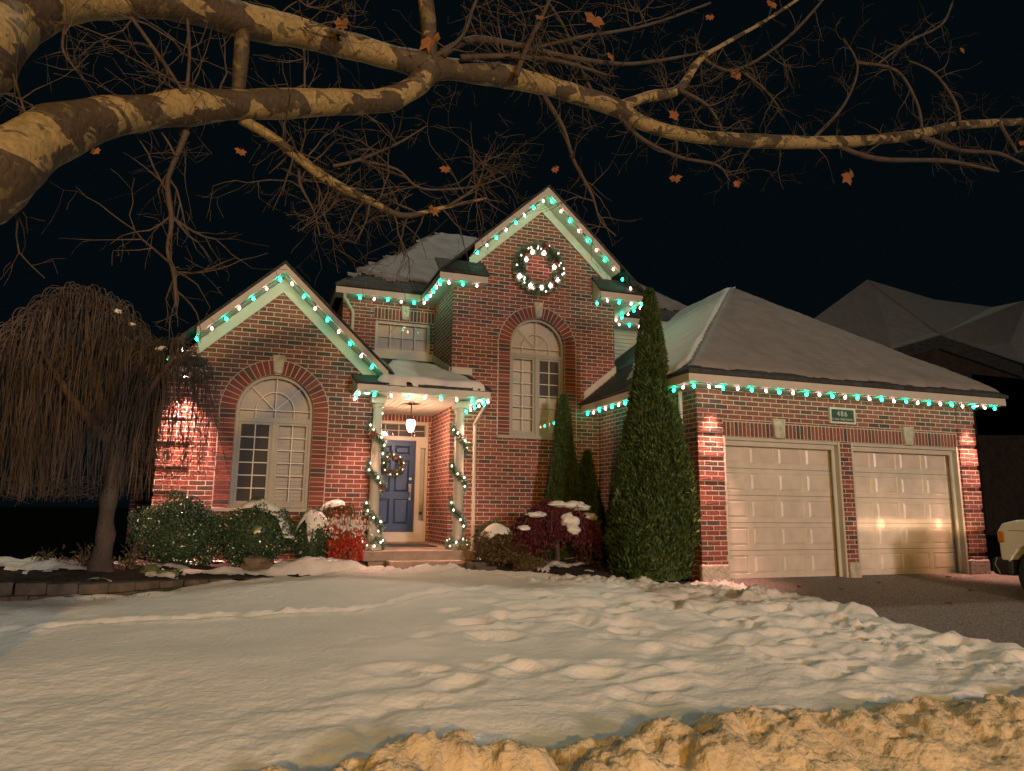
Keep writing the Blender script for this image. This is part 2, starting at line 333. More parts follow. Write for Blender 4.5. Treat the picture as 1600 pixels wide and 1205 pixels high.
# ------------------------------------------------------------------ ground
def base(Y):
    Y = np.asarray(Y, float); return np.where(Y < 9.3, -1.05-.07*(9.3-np.maximum(Y, 0)), np.minimum(-.94, -1.05+.058*(Y-9.3)))
def gz(Y): return float(base(Y))
ys = np.array([-60, -20, 0, 2.5, 4, 5.5, 7, 8, 9, 9.3, 9.7, 10.2, 10.8, 11.2, 14, 30, 80, 220]); xs = np.linspace(-160, 200, 30)
GX, GY = np.meshgrid(xs, ys); tag(grid_mesh('ground', GX, GY, base(GY)-.012+GX*0, M['night_ground'], smooth=False), kind='structure')
def sheet(name, poly_rows, mt, dz):    # rows of (Y, x0, x1)
    b = MB(); V = []
    for Y, a, c in poly_rows: V += [(a, Y, gz(Y)+dz), (c, Y, gz(Y)+dz)]
    b.add(V, [(2*i, 2*i+1, 2*i+3, 2*i+2) for i in range(len(poly_rows)-1)]); o = b.build(name, mt); return tag(o, kind='structure')
sheet('street', [(-12, -60, 80), (0, -60, 80), (2.2, -60, 80)], M['asphalt'], .004)
sheet('driveway', [(2.2, 6.2, 13.6), (4, 6.2, 13.6), (6, 6.2, 13.6), (8, 6.2, 13.6), (9.3, 6.2, 13.6), (9.5, 6.2, 13.6)], M['asphalt'], .010)
sheet('walkway', [(8.3, 5.0, 6.195), (8.8, 4.4, 6.195), (9.3, 3.8, 6.195), (9.31, 3.8, 4.8), (9.8, 3.0, 4.75), (10.3, 1.9, 4.3), (10.8, 1.5, 3.7), (11.24, 1.5, 3.4)], M['paver'], .014)

LT = np.array([(-14, 9.0), (-3.2, 9.0), (-2.4, 9.15), (-1.7, 9.02), (-1.0, 9.30), (-.5, 9.62), (.1, 9.98), (.9, 10.2), (1.25, 10.5), (1.6, 10.95), (2.1, 10.8), (2.8, 10.65), (3.24, 10.32), (4.33, 9.6), (5.42, 8.9), (6.0, 8.88), (6.45, 8.5), (6.8, 7.7), (6.95, 7.0), (8, 6.9)])
def lawn_d(X, Y):
    top = np.interp(X, LT[:, 0], LT[:, 1]); e = .10*fbm(X*1.7, Y*1.7, 0, 3, 5)+.035*fbm(X*8, Y*8, 0, 3, 9)
    xr = 6.95+.0*Y
    return np.minimum((top-Y)*.93, xr-X)+e
_rd = np.random.default_rng(21); DENTS = [(x, y, a, r, d) for x, y, a, r, d in zip(_rd.uniform(.9, 6.7, 95), _rd.uniform(4.0, 8.3, 95), _rd.uniform(-.7, .7, 95), _rd.uniform(.06, .13, 95), _rd.uniform(.02, .050, 95)) if x > 1.0+.5*max(0, y-6)]
def lawn_h(X, Y):
    xr_ = 6.95; top_ = np.interp(X, LT[:, 0], LT[:, 1]); d = lawn_d(X, Y); h = .085*(1-np.exp(-np.maximum(d, 0)/.10))-.05*sm(0, -.1, d)
    h = h+.016*fbm(X*.9, Y*1.3, 0, 3, 2)
    # wind and foot worn hollows over the right-hand half
    msk = sm(.2, 2.2, X+.55*(6-Y))*sm(9.4, 8.2, Y)*(.55+.45*vn(X*.5, Y*.5, 0, 31))
    wx, wy = X+.25*fbm(X*1.1, Y*1.1, 0, 2, 40), Y+.2*fbm(X*1.1, Y*1.1, 0, 2, 44)
    n = fbm(wx*2.5, wy*4.2, 0, 2, 12, .45); n = n-.35*np.maximum(-n, 0); h = h+msk*.058*n+msk*.022*fbm(wx*6, wy*8, 0, 2, 15)
    # trodden, clumped snow along the front walk and the driveway edge
    ce = np.where(xr_-X < top_-Y, .95, .42); ed = sm(.75, .1, np.abs(d-ce))*sm(.6, 2.2, X)*(.5+.5*sm(-.3, .5, vn(X*1.3, Y*1.3, 0, 77))); lump = np.abs(fbm(X*5.5, Y*6.5, 0, 4, 21, .6))
    h = h+ed*(.050*(lump-.35)+.03*np.abs(fbm(X*14, Y*14, 0, 3, 22)))
    h = h+.006*fbm(X*13, Y*13, 0, 3, 55)*sm(-.4, .4, vn(X*.9, Y*.9, 0, 56))
    for hx, hy, ha, hr, hd in DENTS:
        cx_, sx_ = math.cos(ha), math.sin(ha); i = (np.abs(X-hx) < .6) & (np.abs(Y-hy) < .6)
        if not i.any(): continue
        u = ((X[i]-hx)*cx_+(Y[i]-hy)*sx_)/(hr*1.7); v = ((Y[i]-hy)*cx_-(X[i]-hx)*sx_)/hr; q = np.sqrt(u*u+v*v); h[i] += -hd*np.exp(-q**3)+hd*.32*np.exp(-((q-1.45)/.38)**2)
    # boot holes by the drive
    for (hx, hy) in ((6.2, 6.15), (6.35, 5.75), (6.0, 6.5), (5.7, 7.0), (6.45, 5.4), (5.3, 7.4)):
        q = ((X-hx)**2/.03+(Y-hy)**2/.014); h = h-.085*np.exp(-q**2)+.022*np.exp(-(np.sqrt(q)-1.35)**2*9)
    # a dragged furrow across the lawn
    fy = np.interp(X, [-3, -1.4, 0, 1.1, 2.3, 3.3], [7.35, 7.65, 7.75, 7.95, 8.65, 9.1])+.05*fbm(X*1.6, 0*X, 0, 3, 3); q = (Y-fy)
    k = sm(3.4, 2.9, X)*(.7+.3*vn(X*2, 0*X, 0, 8)); rg = 1+.9*fbm(X*9, Y*9, 0, 3, 71); h = h-k*rg*.045*np.exp(-((q+.02*vn(X*7, 0*X, 0, 72))/.05)**2)+k*rg*.030*np.exp(-((q-.11)/.05)**2)+k*.02*rg*np.exp(-((q+.11)/.06)**2)
    h = np.where(d > .06, np.maximum(h, .022), h)
    # small mounded edge along the planting bed
    h = h+.03*np.exp(-((d-.12)/.12)**2)*(1+fbm(X*3, Y*3, 0, 3, 50))
    return h
for nm, (x0, x1, y0, y1, sx, sy) in {'lawn': (-9, 7.2, 2.6, 11.2, .030, .026)}.items():
    X, Y = np.meshgrid(np.arange(x0, x1, sx), np.arange(y0, y1, sy)); Z = base(Y)+lawn_h(X, Y)
    tag(grid_mesh('snow_lawn', X, Y, Z, M['snow'], keep=lawn_d(X, Y) > -.12), kind='structure')
# ploughed ridge along the kerb
X, Y = np.meshgrid(np.arange(-3.5, 7.6, .016), np.arange(2.3, 4.75, .016))
cell2 = np.zeros_like(X)
for (a, c), r in zip(rng.uniform([-3.6, 2.2], [7.7, 4.5], (4200, 2)), rng.uniform(.03, .09, 4200)):
    i0, i1 = np.searchsorted(Y[:, 0], [c-r, c+r]); j0, j1 = np.searchsorted(X[0], [a-r, a+r])
    S = cell2[i0:i1, j0:j1]; dd = ((X[i0:i1, j0:j1]-a)**2+(Y[i0:i1, j0:j1]-c)**2)/r**2; np.maximum(S, np.sqrt(np.clip(1-dd, 0, 1))*r, out=S)
cy = 3.55+.10*fbm(X*.8, 0*X, 0, 2, 60); q = Y-cy
prof = np.where(q < 0, np.exp(-(q/.62)**2), np.exp(-(q/.30)**2))
fade = 1-.55*sm(2.0, 5.2, X); amp = (.10*sm(-2.8, .2, X)+.03)*fade+.05*vn(X*1.2, 0*X, 0, 61)
cell = np.zeros_like(X); PT = rng.uniform([-3.6, 2.2], [7.7, 4.7], (900, 2)); PR = rng.uniform(.22, .42, 900)**1.9
for (a, c), r in zip(PT, PR):
    i0, i1 = np.searchsorted(Y[:, 0], [c-r, c+r]); j0, j1 = np.searchsorted(X[0], [a-r, a+r])
    S = cell[i0:i1, j0:j1]; dd = ((X[i0:i1, j0:j1]-a)**2+(Y[i0:i1, j0:j1]-c)**2)/r**2
    np.maximum(S, np.sqrt(np.clip(1-dd, 0, 1))*r*rng.uniform(.6, 1.1), out=S)
hb = amp*prof+cell*prof*sm(-3.0, -.5, X)*.66*fade+cell2*prof*.38+.012*prof*np.abs(fbm(X*28, Y*28, 0, 3, 69, .6))+.034*prof*np.abs(fbm(X*7, Y*7, 0, 5, 63, .62))+.05*prof*fbm(X*2.5,Y*2.5,0,3,66)-.05*sm(.45, .8, prof*0+np.abs(q)/1.2)
keep = (Y < cy+.85)
Z = base(Y)+np.where(Y > 2.8, lawn_h(X, Y), .02)*sm(2.6, 3.3, Y)+hb-.012-.06*(1-sm(.02, .12, prof))-.05*np.exp(-((q-.55)/.16)**2)*sm(1, 2.5, X)
tag(grid_mesh('snow_bank', X, Y, Z, M['banksnow'], keep=keep), kind='structure')

# ------------------------------------------------------------------ the house
HOUSE = thing('brick_house', 'two storey red brick house with lit gables, blue front door and double garage', 'house', (4, 12, -1))
SPLIT = {'quoin', 'wall', 'pillar_base', 'fascia', 'soffit', 'window_sill', 'roof_edge', 'flashing', 'roof', 'frieze', 'porch_roof'}
def hpart(mb, name, mt, parent=None, **k):
    if name not in SPLIT: return mb.build(name, M[mt], parent or HOUSE, **k)
    par = list(range(len(mb.v)))
    def find(a):
        while par[a] != a: par[a] = par[par[a]]; a = par[a]
        return a
    for f in mb.f:
        for i in f[1:]: par[find(i)] = find(f[0])
    groups = {}
    for f in mb.f: groups.setdefault(find(f[0]), []).append(f)
    for fs in groups.values():
        ids = sorted({i for f in fs for i in f}); mp = {v: i for i, v in enumerate(ids)}
        p = MB(); p.add([mb.v[i] for i in ids], [[mp[i] for i in f] for f in fs]); o = p.build(name, M[mt], parent or HOUSE, **k)
    return o
YL, YC, YG, YS = 11.9, 12.67, 9.28, 14.2           # facade planes: left wing, tall gable bay, garage, set-back entry wall
SL = .95
CXL, RL, ZL0, ZLS = .12, .59, -.03, 1.50            # left arched window
CXC, RC, ZC0, ZCS = 4.935, .575, 1.37, 3.13         # tall bay arched window
zbL, zbC = 3.716, 6.19
def wall(name, outer, holes, y0, y1, mt='brick', parent=None):
    b = MB(); b.add(*shape2d(outer, holes, y0, y1)); return hpart(b, name, mt, parent)
wall('wall', [(-1.53, -1.1), (1.77, -1.1), (1.77, zbL-SL*1.65-.02), (CXL, zbL-.02), (-1.53, zbL-SL*1.65-.02)], [arcpts(CXL, ZLS, RL, ZL0)], YL, YL+.2)
b = MB(); b.box((-1.53, YL+.2, -1.1), (-1.33, 17, 1.95)); b.box((1.57, YL+.2, -1.1), (1.77, YS, 2.1)); hpart(b, 'wall', 'brick')
wall('wall', [(3.2, -1.1), (6.62, -1.1), (6.62, 4.2), (7.0, 4.2), (5.0, zbC-.02), (3.0, 4.2), (3.2, 4.2)], [arcpts(CXC, ZCS, RC, ZC0)], YC, YC+.2)
b = MB(); b.box((3.2, YC+.2, -1.1), (3.4, YS, 4.2)); b.box((6.42, YC+.2, -1.1), (6.62, 16, 4.2)); hpart(b, 'wall', 'brick')
SWX0, SWX1, SWZ0, SWZ1 = 1.97, 3.12, 3.14, 3.78      # small upper window
DX0, DX1, DZ1 = 1.93, 3.14, 1.71                      # entry opening
wall('wall', [(1.5, -1.1), (DX0, -1.1), (DX0, DZ1), (DX1, DZ1), (DX1, -1.1), (3.2, -1.1), (3.2, 4.2), (1.5, 4.2)], [[(SWX0, SWZ0), (SWX1, SWZ0), (SWX1, SWZ1), (SWX0, SWZ1)]], YS, YS+.2)
b = MB(); b.box((1.3, YS, 1.2), (1.5, 20, 4.2)); hpart(b, 'wall', 'brick')
GX0, GX1, GT = 6.25, 12.06, 1.87
DL, DR = (6.70, 8.98), (9.22, 11.62); DZ = 1.14
wall('wall', [(GX0, -1.1), (DL[0], -1.1), (DL[0], DZ), (DL[1], DZ), (DL[1], -1.1), (DR[0], -1.1), (DR[0], DZ), (DR[1], DZ), (DR[1], -1.1), (GX1, -1.1), (GX1, GT), (GX0, GT)], [], YG, YG+.2)
b = MB(); b.box((GX0, YG+.2, -1.1), (GX0+.2, YC, GT)); b.box((GX1-.2, YG+.2, -1.1), (GX1, 19, GT)); hpart(b, 'wall', 'brick')
# white siding on the set-back upper wall beside the garage roof
b = MB()
for i in range(22): z = 2.2+i*.092; b.prismx([(YS+.29, z), (YS+.262, z+.004), (YS+.282, z+.09), (YS+.29, z+.09)], 6.62, 9.8)
b.box((6.62, YS+.29, 1.9), (9.8, YS+.45, 4.22)); hpart(b, 'siding', 'soffit')
b = MB(); b.box((9.65, YS+.45, 1.9), (9.85, 22, 4.2)); b.box((-2.0, 22, -1), (12, 22.2, 4.2)); hpart(b, 'wall', 'brick')
# quoins: proud four-course blocks, one recessed course between
b = MB()
def quoin(b, x0, x1, Yw, ztop, zbot, wrap=0):
    z = ztop
    while z > zbot+.05:
        z2 = max(z-4*.0745, zbot); b.box((x0-wrap, Yw-.022, z2+.004), (x1, Yw+.03, z)); z = z2-.0745
quoin(b, GX0-.012, DL[0]-.002, YG, 1.866, -.80); quoin(b, DR[1]+.03, GX1+.012, YG, 1.866, -.80); hpart(b, 'quoin', 'quoin')
b = MB(); quoin(b, -1.545, -1.1, YL, 1.98, -1.0); hpart(b, 'quoin', 'quoin')
b = MB()
for x0, x1 in ((GX0-.03, DL[0]), (DL[1]+.02, DR[0]-.004), (DR[1]+.0, GX1+.03)): b.bev((x0, YG-.045, -1.1), (x1, YG+.05, -.80), .02)
hpart(b, 'pillar_base', 'stone')
# soldier courses and keystones
b = MB(); b.box((DL[0]-.0, YG-.004, DZ), (DR[1], YG+.01, DZ+.245)); hpart(b, 'soldier_course', 'soldier', uvoff=(DL[0], DZ+.004))
b = MB(); b.box((1.93, YS-.004, SWZ1+.02), (3.198, YS+.01, SWZ1+.265)); hpart(b, 'soldier_course', 'soldier', uvoff=(1.93, SWZ1+.024))
b = MB(); b.box((1.78, YS-.004, DZ1+.002), (3.198, YS+.01, DZ1+.24)); hpart(b, 'soldier_course', 'soldier', uvoff=(1.78, DZ1+.006))
def keystone(cx, z0, z1, w0, w1, Yw):
    b = MB(); bm = bmesh.new(); V = []
    for y in (Yw-.055, Yw+.02):
        V.append([bm.verts.new((cx+s, y, z)) for s, z in ((-w0, z0), (w0, z0), (w1, z1), (-w1, z1))])
    bm.faces.new(V[0]); bm.faces.new(V[1][::-1])
    for i in range(4): bm.faces.new((V[0][i], V[1][i], V[1][(i+1) % 4], V[0][(i+1) % 4]))
    bmesh.ops.bevel(bm, geom=bm.edges[:], offset=.012, segments=1, affect='EDGES'); bmesh.ops.recalc_face_normals(bm, faces=bm.faces)
    bm.verts.index_update(); b.add([v.co for v in bm.verts], [[v.index for v in f.verts] for f in bm.faces]); bm.free(); hpart(b, 'keystone', 'stone')
keystone(CXL, ZLS+RL+.02, 2.41, .065, .10, YL); keystone(CXC, ZCS+RC+.01, 4.03, .065, .10, YC)
keystone(7.755, DZ+.0, 1.455, .085, .125, YG); keystone(10.47, DZ, 1.455, .085, .125, YG); keystone(2.57, SWZ1+.04, 4.12, .065, .09, YS)
def arch(cx, zs, r, Yw, z0, n=25):
    b = MB(); mo = MB(); r0, r1 = r+.004, r+.235
    for i in range(n):
        a0 = math.pi*i/n; a1 = math.pi*(i+1)/n; am = (a0+a1)/2
        if abs(am-math.pi/2) < .09: continue
        g = .0055; j = rng.uniform(-.003, .003)
        p = [(cx+r0*math.cos(a0)+g*math.sin(am), zs+r0*math.sin(a0)-g*math.cos(am)*0), (cx+r1*math.cos(a0)+0, zs+r1*math.sin(a0)), (cx+r1*math.cos(a1), zs+r1*math.sin(a1)), (cx+r0*math.cos(a1), zs+r0*math.sin(a1))]
        c0, c1 = a0+g/r0, a1-g/r0; d0, d1 = a0+g*1.3/r1, a1-g*1.3/r1
        b.prism([(cx+r0*math.cos(c0), zs+r0*math.sin(c0)), (cx+r1*math.cos(d0), zs+r1*math.sin(d0)), (cx+r1*math.cos(d1), zs+r1*math.sin(d1)), (cx+r0*math.cos(c1), zs+r0*math.sin(c1))], Yw-.012+j, Yw+.03)
    z = zs-.004
    while z > z0+.03:
        for s in (-1, 1):
            xa, xb = cx+s*(r+.004), cx+s*(r+.232); b.box((min(xa, xb), Yw-.012, z-.064), (max(xa, xb), Yw+.03, z))
        z -= .0745
    hpart(b, 'arch_brickwork', 'arch', fix=True)
    out = [(cx+(r+.248)*math.cos(a), zs+(r+.248)*math.sin(a)) for a in np.linspace(0, math.pi, 40)]; inn = [(cx+(r)*math.cos(a), zs+(r)*math.sin(a)) for a in np.linspace(math.pi, 0, 40)]
    poly = [(cx+r+.248, z0)]+out+[(cx-r-.248, z0), (cx-r, z0)]+inn+[(cx+r, z0)]
    mo.add(*shape2d(poly, [], Yw-.006, Yw+.01)); hpart(mo, 'arch_mortar', 'mortar')
arch(CXL, ZLS, RL, YL, ZL0-.02); arch(CXC, ZCS, RC, YC, ZC0+.01)

# windows: frame (part) > muntins, glass, blind, screen (sub-parts)
def slats(b, x0, x1, z0, z1, Y, pitch=.062, clip=None):
    z = z0
    while z < z1:
        a, c = x0, x1
        if clip:
            w = clip(z); 
            if w <= .02: z += pitch; continue
            a, c = max(a, CXt-w), min(c, CXt+w)
        b.add([(a, Y+.018, z), (c, Y+.018, z), (c, Y-.012, z+pitch*.93), (a, Y-.012, z+pitch*.93)], [(0, 1, 2, 3)]); z += pitch
def bar(b, x0, z0, x1, z1, w, y0, y1):
    d = Vector((x1-x0, 0, z1-z0)).normalized(); n = Vector((-d.z, 0, d.x))*w/2
    b.prism([(x0-n.x, z0-n.z), (x1-n.x, z1-n.z), (x1+n.x, z1+n.z), (x0+n.x, z0+n.z)], y0, y1)
def arched_window(cx, r, z0, zs, zt, Yw, dark):
    global CXt; CXt = cx; Y = Yw+.07; lf = (cx-r+.055, cx-.035); rf = (cx+.035, cx+r-.055); za, zb = z0+.06, zt-.04
    b = MB(); g = .002
    b.add(*shape2d(arcpts(cx, zs, r-g, z0+g), [arcpts(cx, zs, r-.05, zt+.035), [(lf[0], za), (lf[1], za), (lf[1], zb), (lf[0], zb)], [(rf[0], za), (rf[1], za), (rf[1], zb), (rf[0], zb)]], Y, Y+.07))
    for x0, x1 in (lf, rf): b.add(*shape2d([(x0+g, za+g), (x1-g, za+g), (x1-g, zb-g), (x0+g, zb-g)], [[(x0+.04, za+.04), (x1-.04, za+.04), (x1-.04, zb-.04), (x0+.04, zb-.04)]], Y+.018, Y+.06))
    b.add(*shape2d([(cx-.02, z0+.01), (cx+.02, z0+.01), (cx+.02, zt), (cx-.02, zt)], [], Y-.012, Y+.01))
    fr = hpart(b, 'window', 'frame')
    b = MB(); ym, yn = Y+.028, Y+.040
    for x0, x1 in (lf, rf):
        xm = (x0+x1)/2; b.box((xm-.009, ym, za+.04), (xm+.009, yn, zb-.04))
        for i in range(1, 6): z = za+.04+(zb-za-.08)*i/6; b.box((x0+.04, ym+.001, z-.009), (x1-.04, yn-.001, z+.009))
    zh = zt+.16; bar(b, cx, zt+.03, cx, zs+r-.05, .016, ym, yn); bar(b, cx-math.sqrt(max(0, (r-.05)**2-max(0, zh-zs)**2)), zh, cx+math.sqrt(max(0, (r-.05)**2-max(0, zh-zs)**2)), zh, .015, ym+.002, yn)
    rr = r*.5; P = [(cx-rr, zt+.035)]+[(cx-rr*math.cos(a), zh+rr*math.sin(a)) for a in np.linspace(0, math.pi, 18)]+[(cx+rr, zt+.035)]
    for p, q in zip(P[:-1], P[1:]): bar(b, *p, *q, .014, ym+.003, yn-.001)
    for s in (-1, 1): bar(b, cx, zh, cx+s*(r-.06)*.72, zh+(r-.02)*.66, .013, ym+.0015, yn-.002)
    b.build('muntin', M['muntin'], fr)
    b = MB(); b.add(*shape2d(arcpts(cx, zs, r-.02, z0+.03), [], Y+.046, Y+.050)); b.build('pane', M['glass'], fr)
    b = MB(); slats(b, cx-r+.03, cx+r-.03, z0+.05, zs+r-.05, Y+.115, .062, lambda z: (r-.03) if z < zs else math.sqrt(max(0, (r-.03)**2-(z+.03-zs)**2))); b.build('blind', M['blind'], fr)
    x0, x1 = lf if dark == 'L' else rf
    b = MB(); zlo = za+.03 if dark == 'L' else za+.78*(zb-za)
    if dark == 'L': b.box((x0+.035, Y+.056, za+.03), (x1-.035, Y+.0575, zb-.03)); b.build('insect_screen', M['screen'], fr)
    else: b.box((x0+.035, Y+.056, za+.72), (x1-.035, Y+.0575, zb-.03)); b.build('insect_screen', M['screen'], fr)
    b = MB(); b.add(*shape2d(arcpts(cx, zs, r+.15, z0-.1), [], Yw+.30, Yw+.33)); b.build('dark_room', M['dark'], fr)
    return fr
arched_window(CXL, RL, ZL0, ZLS, 1.36, YL, 'L'); arched_window(CXC, RC, ZC0, ZCS, 2.955, YC, 'R')
b = MB(); b.bev((CXL-.84, YL-.05, ZL0-.065), (CXL+.84, YL+.08, ZL0-.004), .006); b.bev((CXC-.84, YC-.05, ZC0-.065), (CXC+.86, YC+.08, ZC0-.004), .006); hpart(b, 'window_sill', 'frame')
Y = YS+.05; b = MB(); b.add(*shape2d([(SWX0+.002, SWZ0+.002), (SWX1-.002, SWZ0+.002), (SWX1-.002, SWZ1-.002), (SWX0+.002, SWZ1-.002)], [[(SWX0+.06, SWZ0+.06), (SWX1-.06, SWZ0+.06), (SWX1-.06, SWZ1-.06), (SWX0+.06, SWZ1-.06)]], Y, Y+.07))
fr = hpart(b, 'window', 'trim'); b = MB()
for i in (1, 2, 3): x = SWX0+.06+(SWX1-SWX0-.12)*i/4; b.box((x-.008, Y+.028, SWZ0+.06), (x+.008, Y+.04, SWZ1-.06))
b.box((SWX0+.06, Y+.029, 3.452), (SWX1-.06, Y+.039, 3.468)); b.build('muntin', M['muntin'], fr)
b = MB(); b.box((SWX0+.03, Y+.046, SWZ0+.03), (SWX1-.03, Y+.05, SWZ1-.03)); b.build('pane', M['glass'], fr)
b = MB(); slats(b, SWX0+.03, SWX1-.03, SWZ0+.05, SWZ1-.05, Y+.10, .085); b.build('blind', M['blind'], fr)
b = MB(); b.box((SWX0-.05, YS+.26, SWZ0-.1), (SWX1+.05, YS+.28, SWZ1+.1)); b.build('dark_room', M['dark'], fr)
b = MB(); b.box((1.93, YS-.03, 2.90), (3.199, YS-.001, SWZ0-.005)); hpart(b, 'flashing', 'trim')

# rakes, soffits, friezes
def gable(cx, zb, xl, xr, Yf, Yw, sl, hw, Yend, nm, fh=.125):
    # xl/xr: how far from the centre the trim runs; hw: half width of the roof
    f = MB(); s = MB(); fz = MB(); sh = MB()
    for sg, xe in ((-1, xl), (1, xr)):
        z = lambda d: zb-sl*d
        P = [(cx, zb), (cx+sg*xe, z(xe)), (cx+sg*xe, z(xe)+fh), (cx, zb+fh)]; f.prism(P, Yf, Yf+.03)
        P = [(cx, zb), (cx+sg*xe, z(xe)), (cx+sg*xe, z(xe)+.012), (cx, zb+.012)]; s.prism(P, Yf+.031, Yw)
        P = [(cx, zb-.01), (cx+sg*xe, z(xe)-.01), (cx+sg*xe, z(xe)-.235), (cx, zb-.235)]; fz.prism(P, Yw-.022, Yw-.001)
        P = [(cx, zb-.205), (cx+sg*xe, z(xe)-.205), (cx+sg*xe, z(xe)-.245), (cx, zb-.245)]; fz.prism(P, Yw-.036, Yw-.0235)
        zz = zb+fh+.002
        P = [(cx, zz), (cx+sg*(hw+.03), zz-sl*(hw+.03)), (cx+sg*(hw+.03), zz-sl*(hw+.03)+.045), (cx, zz+.045)]; sh.prism(P, Yf-.035, Yend)
    hpart(f, 'fascia', 'trim', fix=True); hpart(s, 'soffit', 'soffit', fix=True); hpart(fz, 'frieze', 'soffit', fix=True); hpart(sh, 'roof', 'shingle', fix=True)
gable(CXL, zbL, 1.22, 1.72, 11.5, YL, SL, 1.85, 17, 'left'); gable(5.0, zbC, 1.50, 1.56, 12.27, YC, .93, 2.16, 17, 'bay')
def pent(x0, x1, Yf, Yw, zb, rise, name='eave_return', open_end=None):
    b = MB(); b.box((x0, Yf, zb), (x1, Yf+.025, zb+.125)); b.box((x0, Yf+.0255, zb+.002), (x1, Yw-.002, zb+.015)); e = x0 if open_end == 'L' else x1
    b.prismx([(Yf+.026, zb+.016), (Yw-.002, zb+.016), (Yw-.002, zb+rise), (Yf+.026, zb+.125)], *((e-.02, e) if open_end != 'L' else (e, e+.02))); hpart(b, 'fascia', 'trim', fix=True)
    b = MB(); b.prismx([(Yf-.03, zb+.128), (Yw-.003, zb+rise), (Yw-.003, zb+rise+.04), (Yf-.03, zb+.160)], x0-.02, x1+.02); return hpart(b, name, 'shingle', fix=True)
pent(2.84, 3.77, 12.27, YC, 4.17, .50); pent(6.13, 7.17, 12.27, YC, 4.17, .50, open_end='L')
pent(-1.74, -.96, 11.5, YL, 1.93, .30)
# eaves: gutters / fascias and soffits running back
b = MB()
b.box((2.84, 12.296, 4.17), (2.865, 13.85, 4.295)); b.box((7.145, 12.296, 4.17), (7.17, 13.85, 4.295)); b.box((1.12, 13.85, 4.17), (2.865, 13.875, 4.295)); b.box((7.145, 13.8505, 4.17), (10.2, 13.875, 4.295)); b.box((1.12, 13.876, 4.17), (1.145, 22, 4.295)); b.box((10.175, 13.876, 4.17), (10.2, 22, 4.295))
hpart(b, 'fascia', 'trim')
b = MB(); b.box((2.866, 12.68, 4.172), (3.199, YS+.01, 4.186)); b.box((6.621, 12.68, 4.172), (7.144, YS+.25, 4.186)); b.box((1.146, 13.876, 4.171), (2.864, YS-.001, 4.184)); b.box((7.146, 13.876, 4.1715), (10.17, YS+.25, 4.184)); hpart(b, 'soffit', 'soffit')
def hip(x0, x1, y0, y1, z0, sl, r, name='roof'):
    zt = z0+sl*r; A, B_, C_, D = (x0, y0, z0), (x1, y0, z0), (x1, y1, z0), (x0, y1, z0)
    if (x1-x0)/2 > r+.01: P, Q = (x0+r, y0+r, zt), (x1-r, y0+r, zt); back = [(x1-r, y1-r, zt), (x0+r, y1-r, zt)]
    else: P = Q = ((x0+x1)/2, y0+r, zt); back = [((x0+x1)/2, y1, zt)]*2
    b = MB(); 
    b.slab([A, B_, Q, P] if P != Q else [A, B_, P], .05); b.slab([B_, C_, back[0], Q], .05); b.slab([D, A, P, back[1]], .05)
    if P != Q: b.slab([P, Q, back[0], back[1]], .05); b.slab([C_, D, back[1], back[0]], .05)
    return hpart(b, name, 'shingle'), (A, B_, C_, D, P, Q, back)
hip(1.09, 10.23, 13.82, 24, 4.345, .9, 2.69)
b = MB(); b.box((1.09, 13.79, 4.297), (2.82, 13.83, 4.345)); b.box((7.2, 13.79, 4.297), (10.23, 13.83, 4.345)); hpart(b, 'roof_edge', 'shingle')
# garage roof
hip(5.83, 12.43, 8.84, 19, 2.06, .785, 3.30)
b = MB(); b.box((5.83, 8.835, 2.012), (12.43, 8.865, 2.058)); b.box((5.83, 8.866, 2.012), (5.86, YC, 2.058)); hpart(b, 'roof_edge', 'shingle')
b = MB(); b.bev((5.86, 8.87, 1.88), (12.4, 8.93, 2.01), .012); b.box((5.86, 8.935, 1.88), (5.89, YC-.002, 2.01)); b.box((12.37, 8.935, 1.88), (12.4, 19, 2.01)); hpart(b, 'fascia', 'trim')
b = MB(); b.box((5.891, 8.935, 1.872), (12.369, YG-.002, 1.884)); b.box((5.891, YG+.0, 1.872), (GX0-.002, YC-.002, 1.884)); b.box((GX1+.002, YG, 1.872), (12.369, 19, 1.884)); hpart(b, 'soffit', 'soffit')
b = MB(); b.slab([(5.92, YC-.02, 2.14), (6.62, YC-.02, 2.72), (6.62, YC-.02, 2.86), (5.92, YC-.02, 2.30)], .018); b.box((6.625, YC-.02, 2.72), (6.64, YS, 2.87)); hpart(b, 'flashing', 'trim')
# roofs behind the left wing
hip(-2.7, 3.2, 14.6, 22, 2.3, .8, 2.9)
b = MB(); b.box((-2.3, 15, -1), (-2.1, 22, 2.3)); b.box((-2.3, 14.9, -1), (-1.3, 15, 2.3)); hpart(b, 'wall', 'brick')

# porch: shed roof, boarded ceiling, posts, slab and step
PF = 11.2; PX0, PX1 = 1.31, 3.52; PZ = 1.815
b = MB(); b.bev((PX0, PF, PZ), (PX1, PF+.07, PZ+.135), .012); b.prismx([(PF+.075, PZ), (YC-.002, PZ), (YC-.002, PZ+.135+.34*1.4), (PF+.075, PZ+.135)], PX1-.03, PX1); b.prismx([(PF+.075, PZ), (YL-.002, PZ), (YL-.002, PZ+.135+.2), (PF+.075, PZ+.135)], PX0, PX0+.03); hpart(b, 'fascia', 'trim')
b = MB(); b.box((PX0+.031, PF+.071, PZ+.002), (PX1-.031, PF+.40, PZ+.02)); b.box((PX0+.031, PF+.401, PZ+.002), (1.60, YL-.002, PZ+.02)); b.box((3.22, PF+.401, PZ+.002), (PX1-.031, YC-.002, PZ+.02)); hpart(b, 'soffit', 'soffit')
b = MB(); x = 1.605
while x < 3.2: b.box((x, PF+.402, 1.845), (min(x+.092, 3.215), YS-.002, 1.86)); x += .1
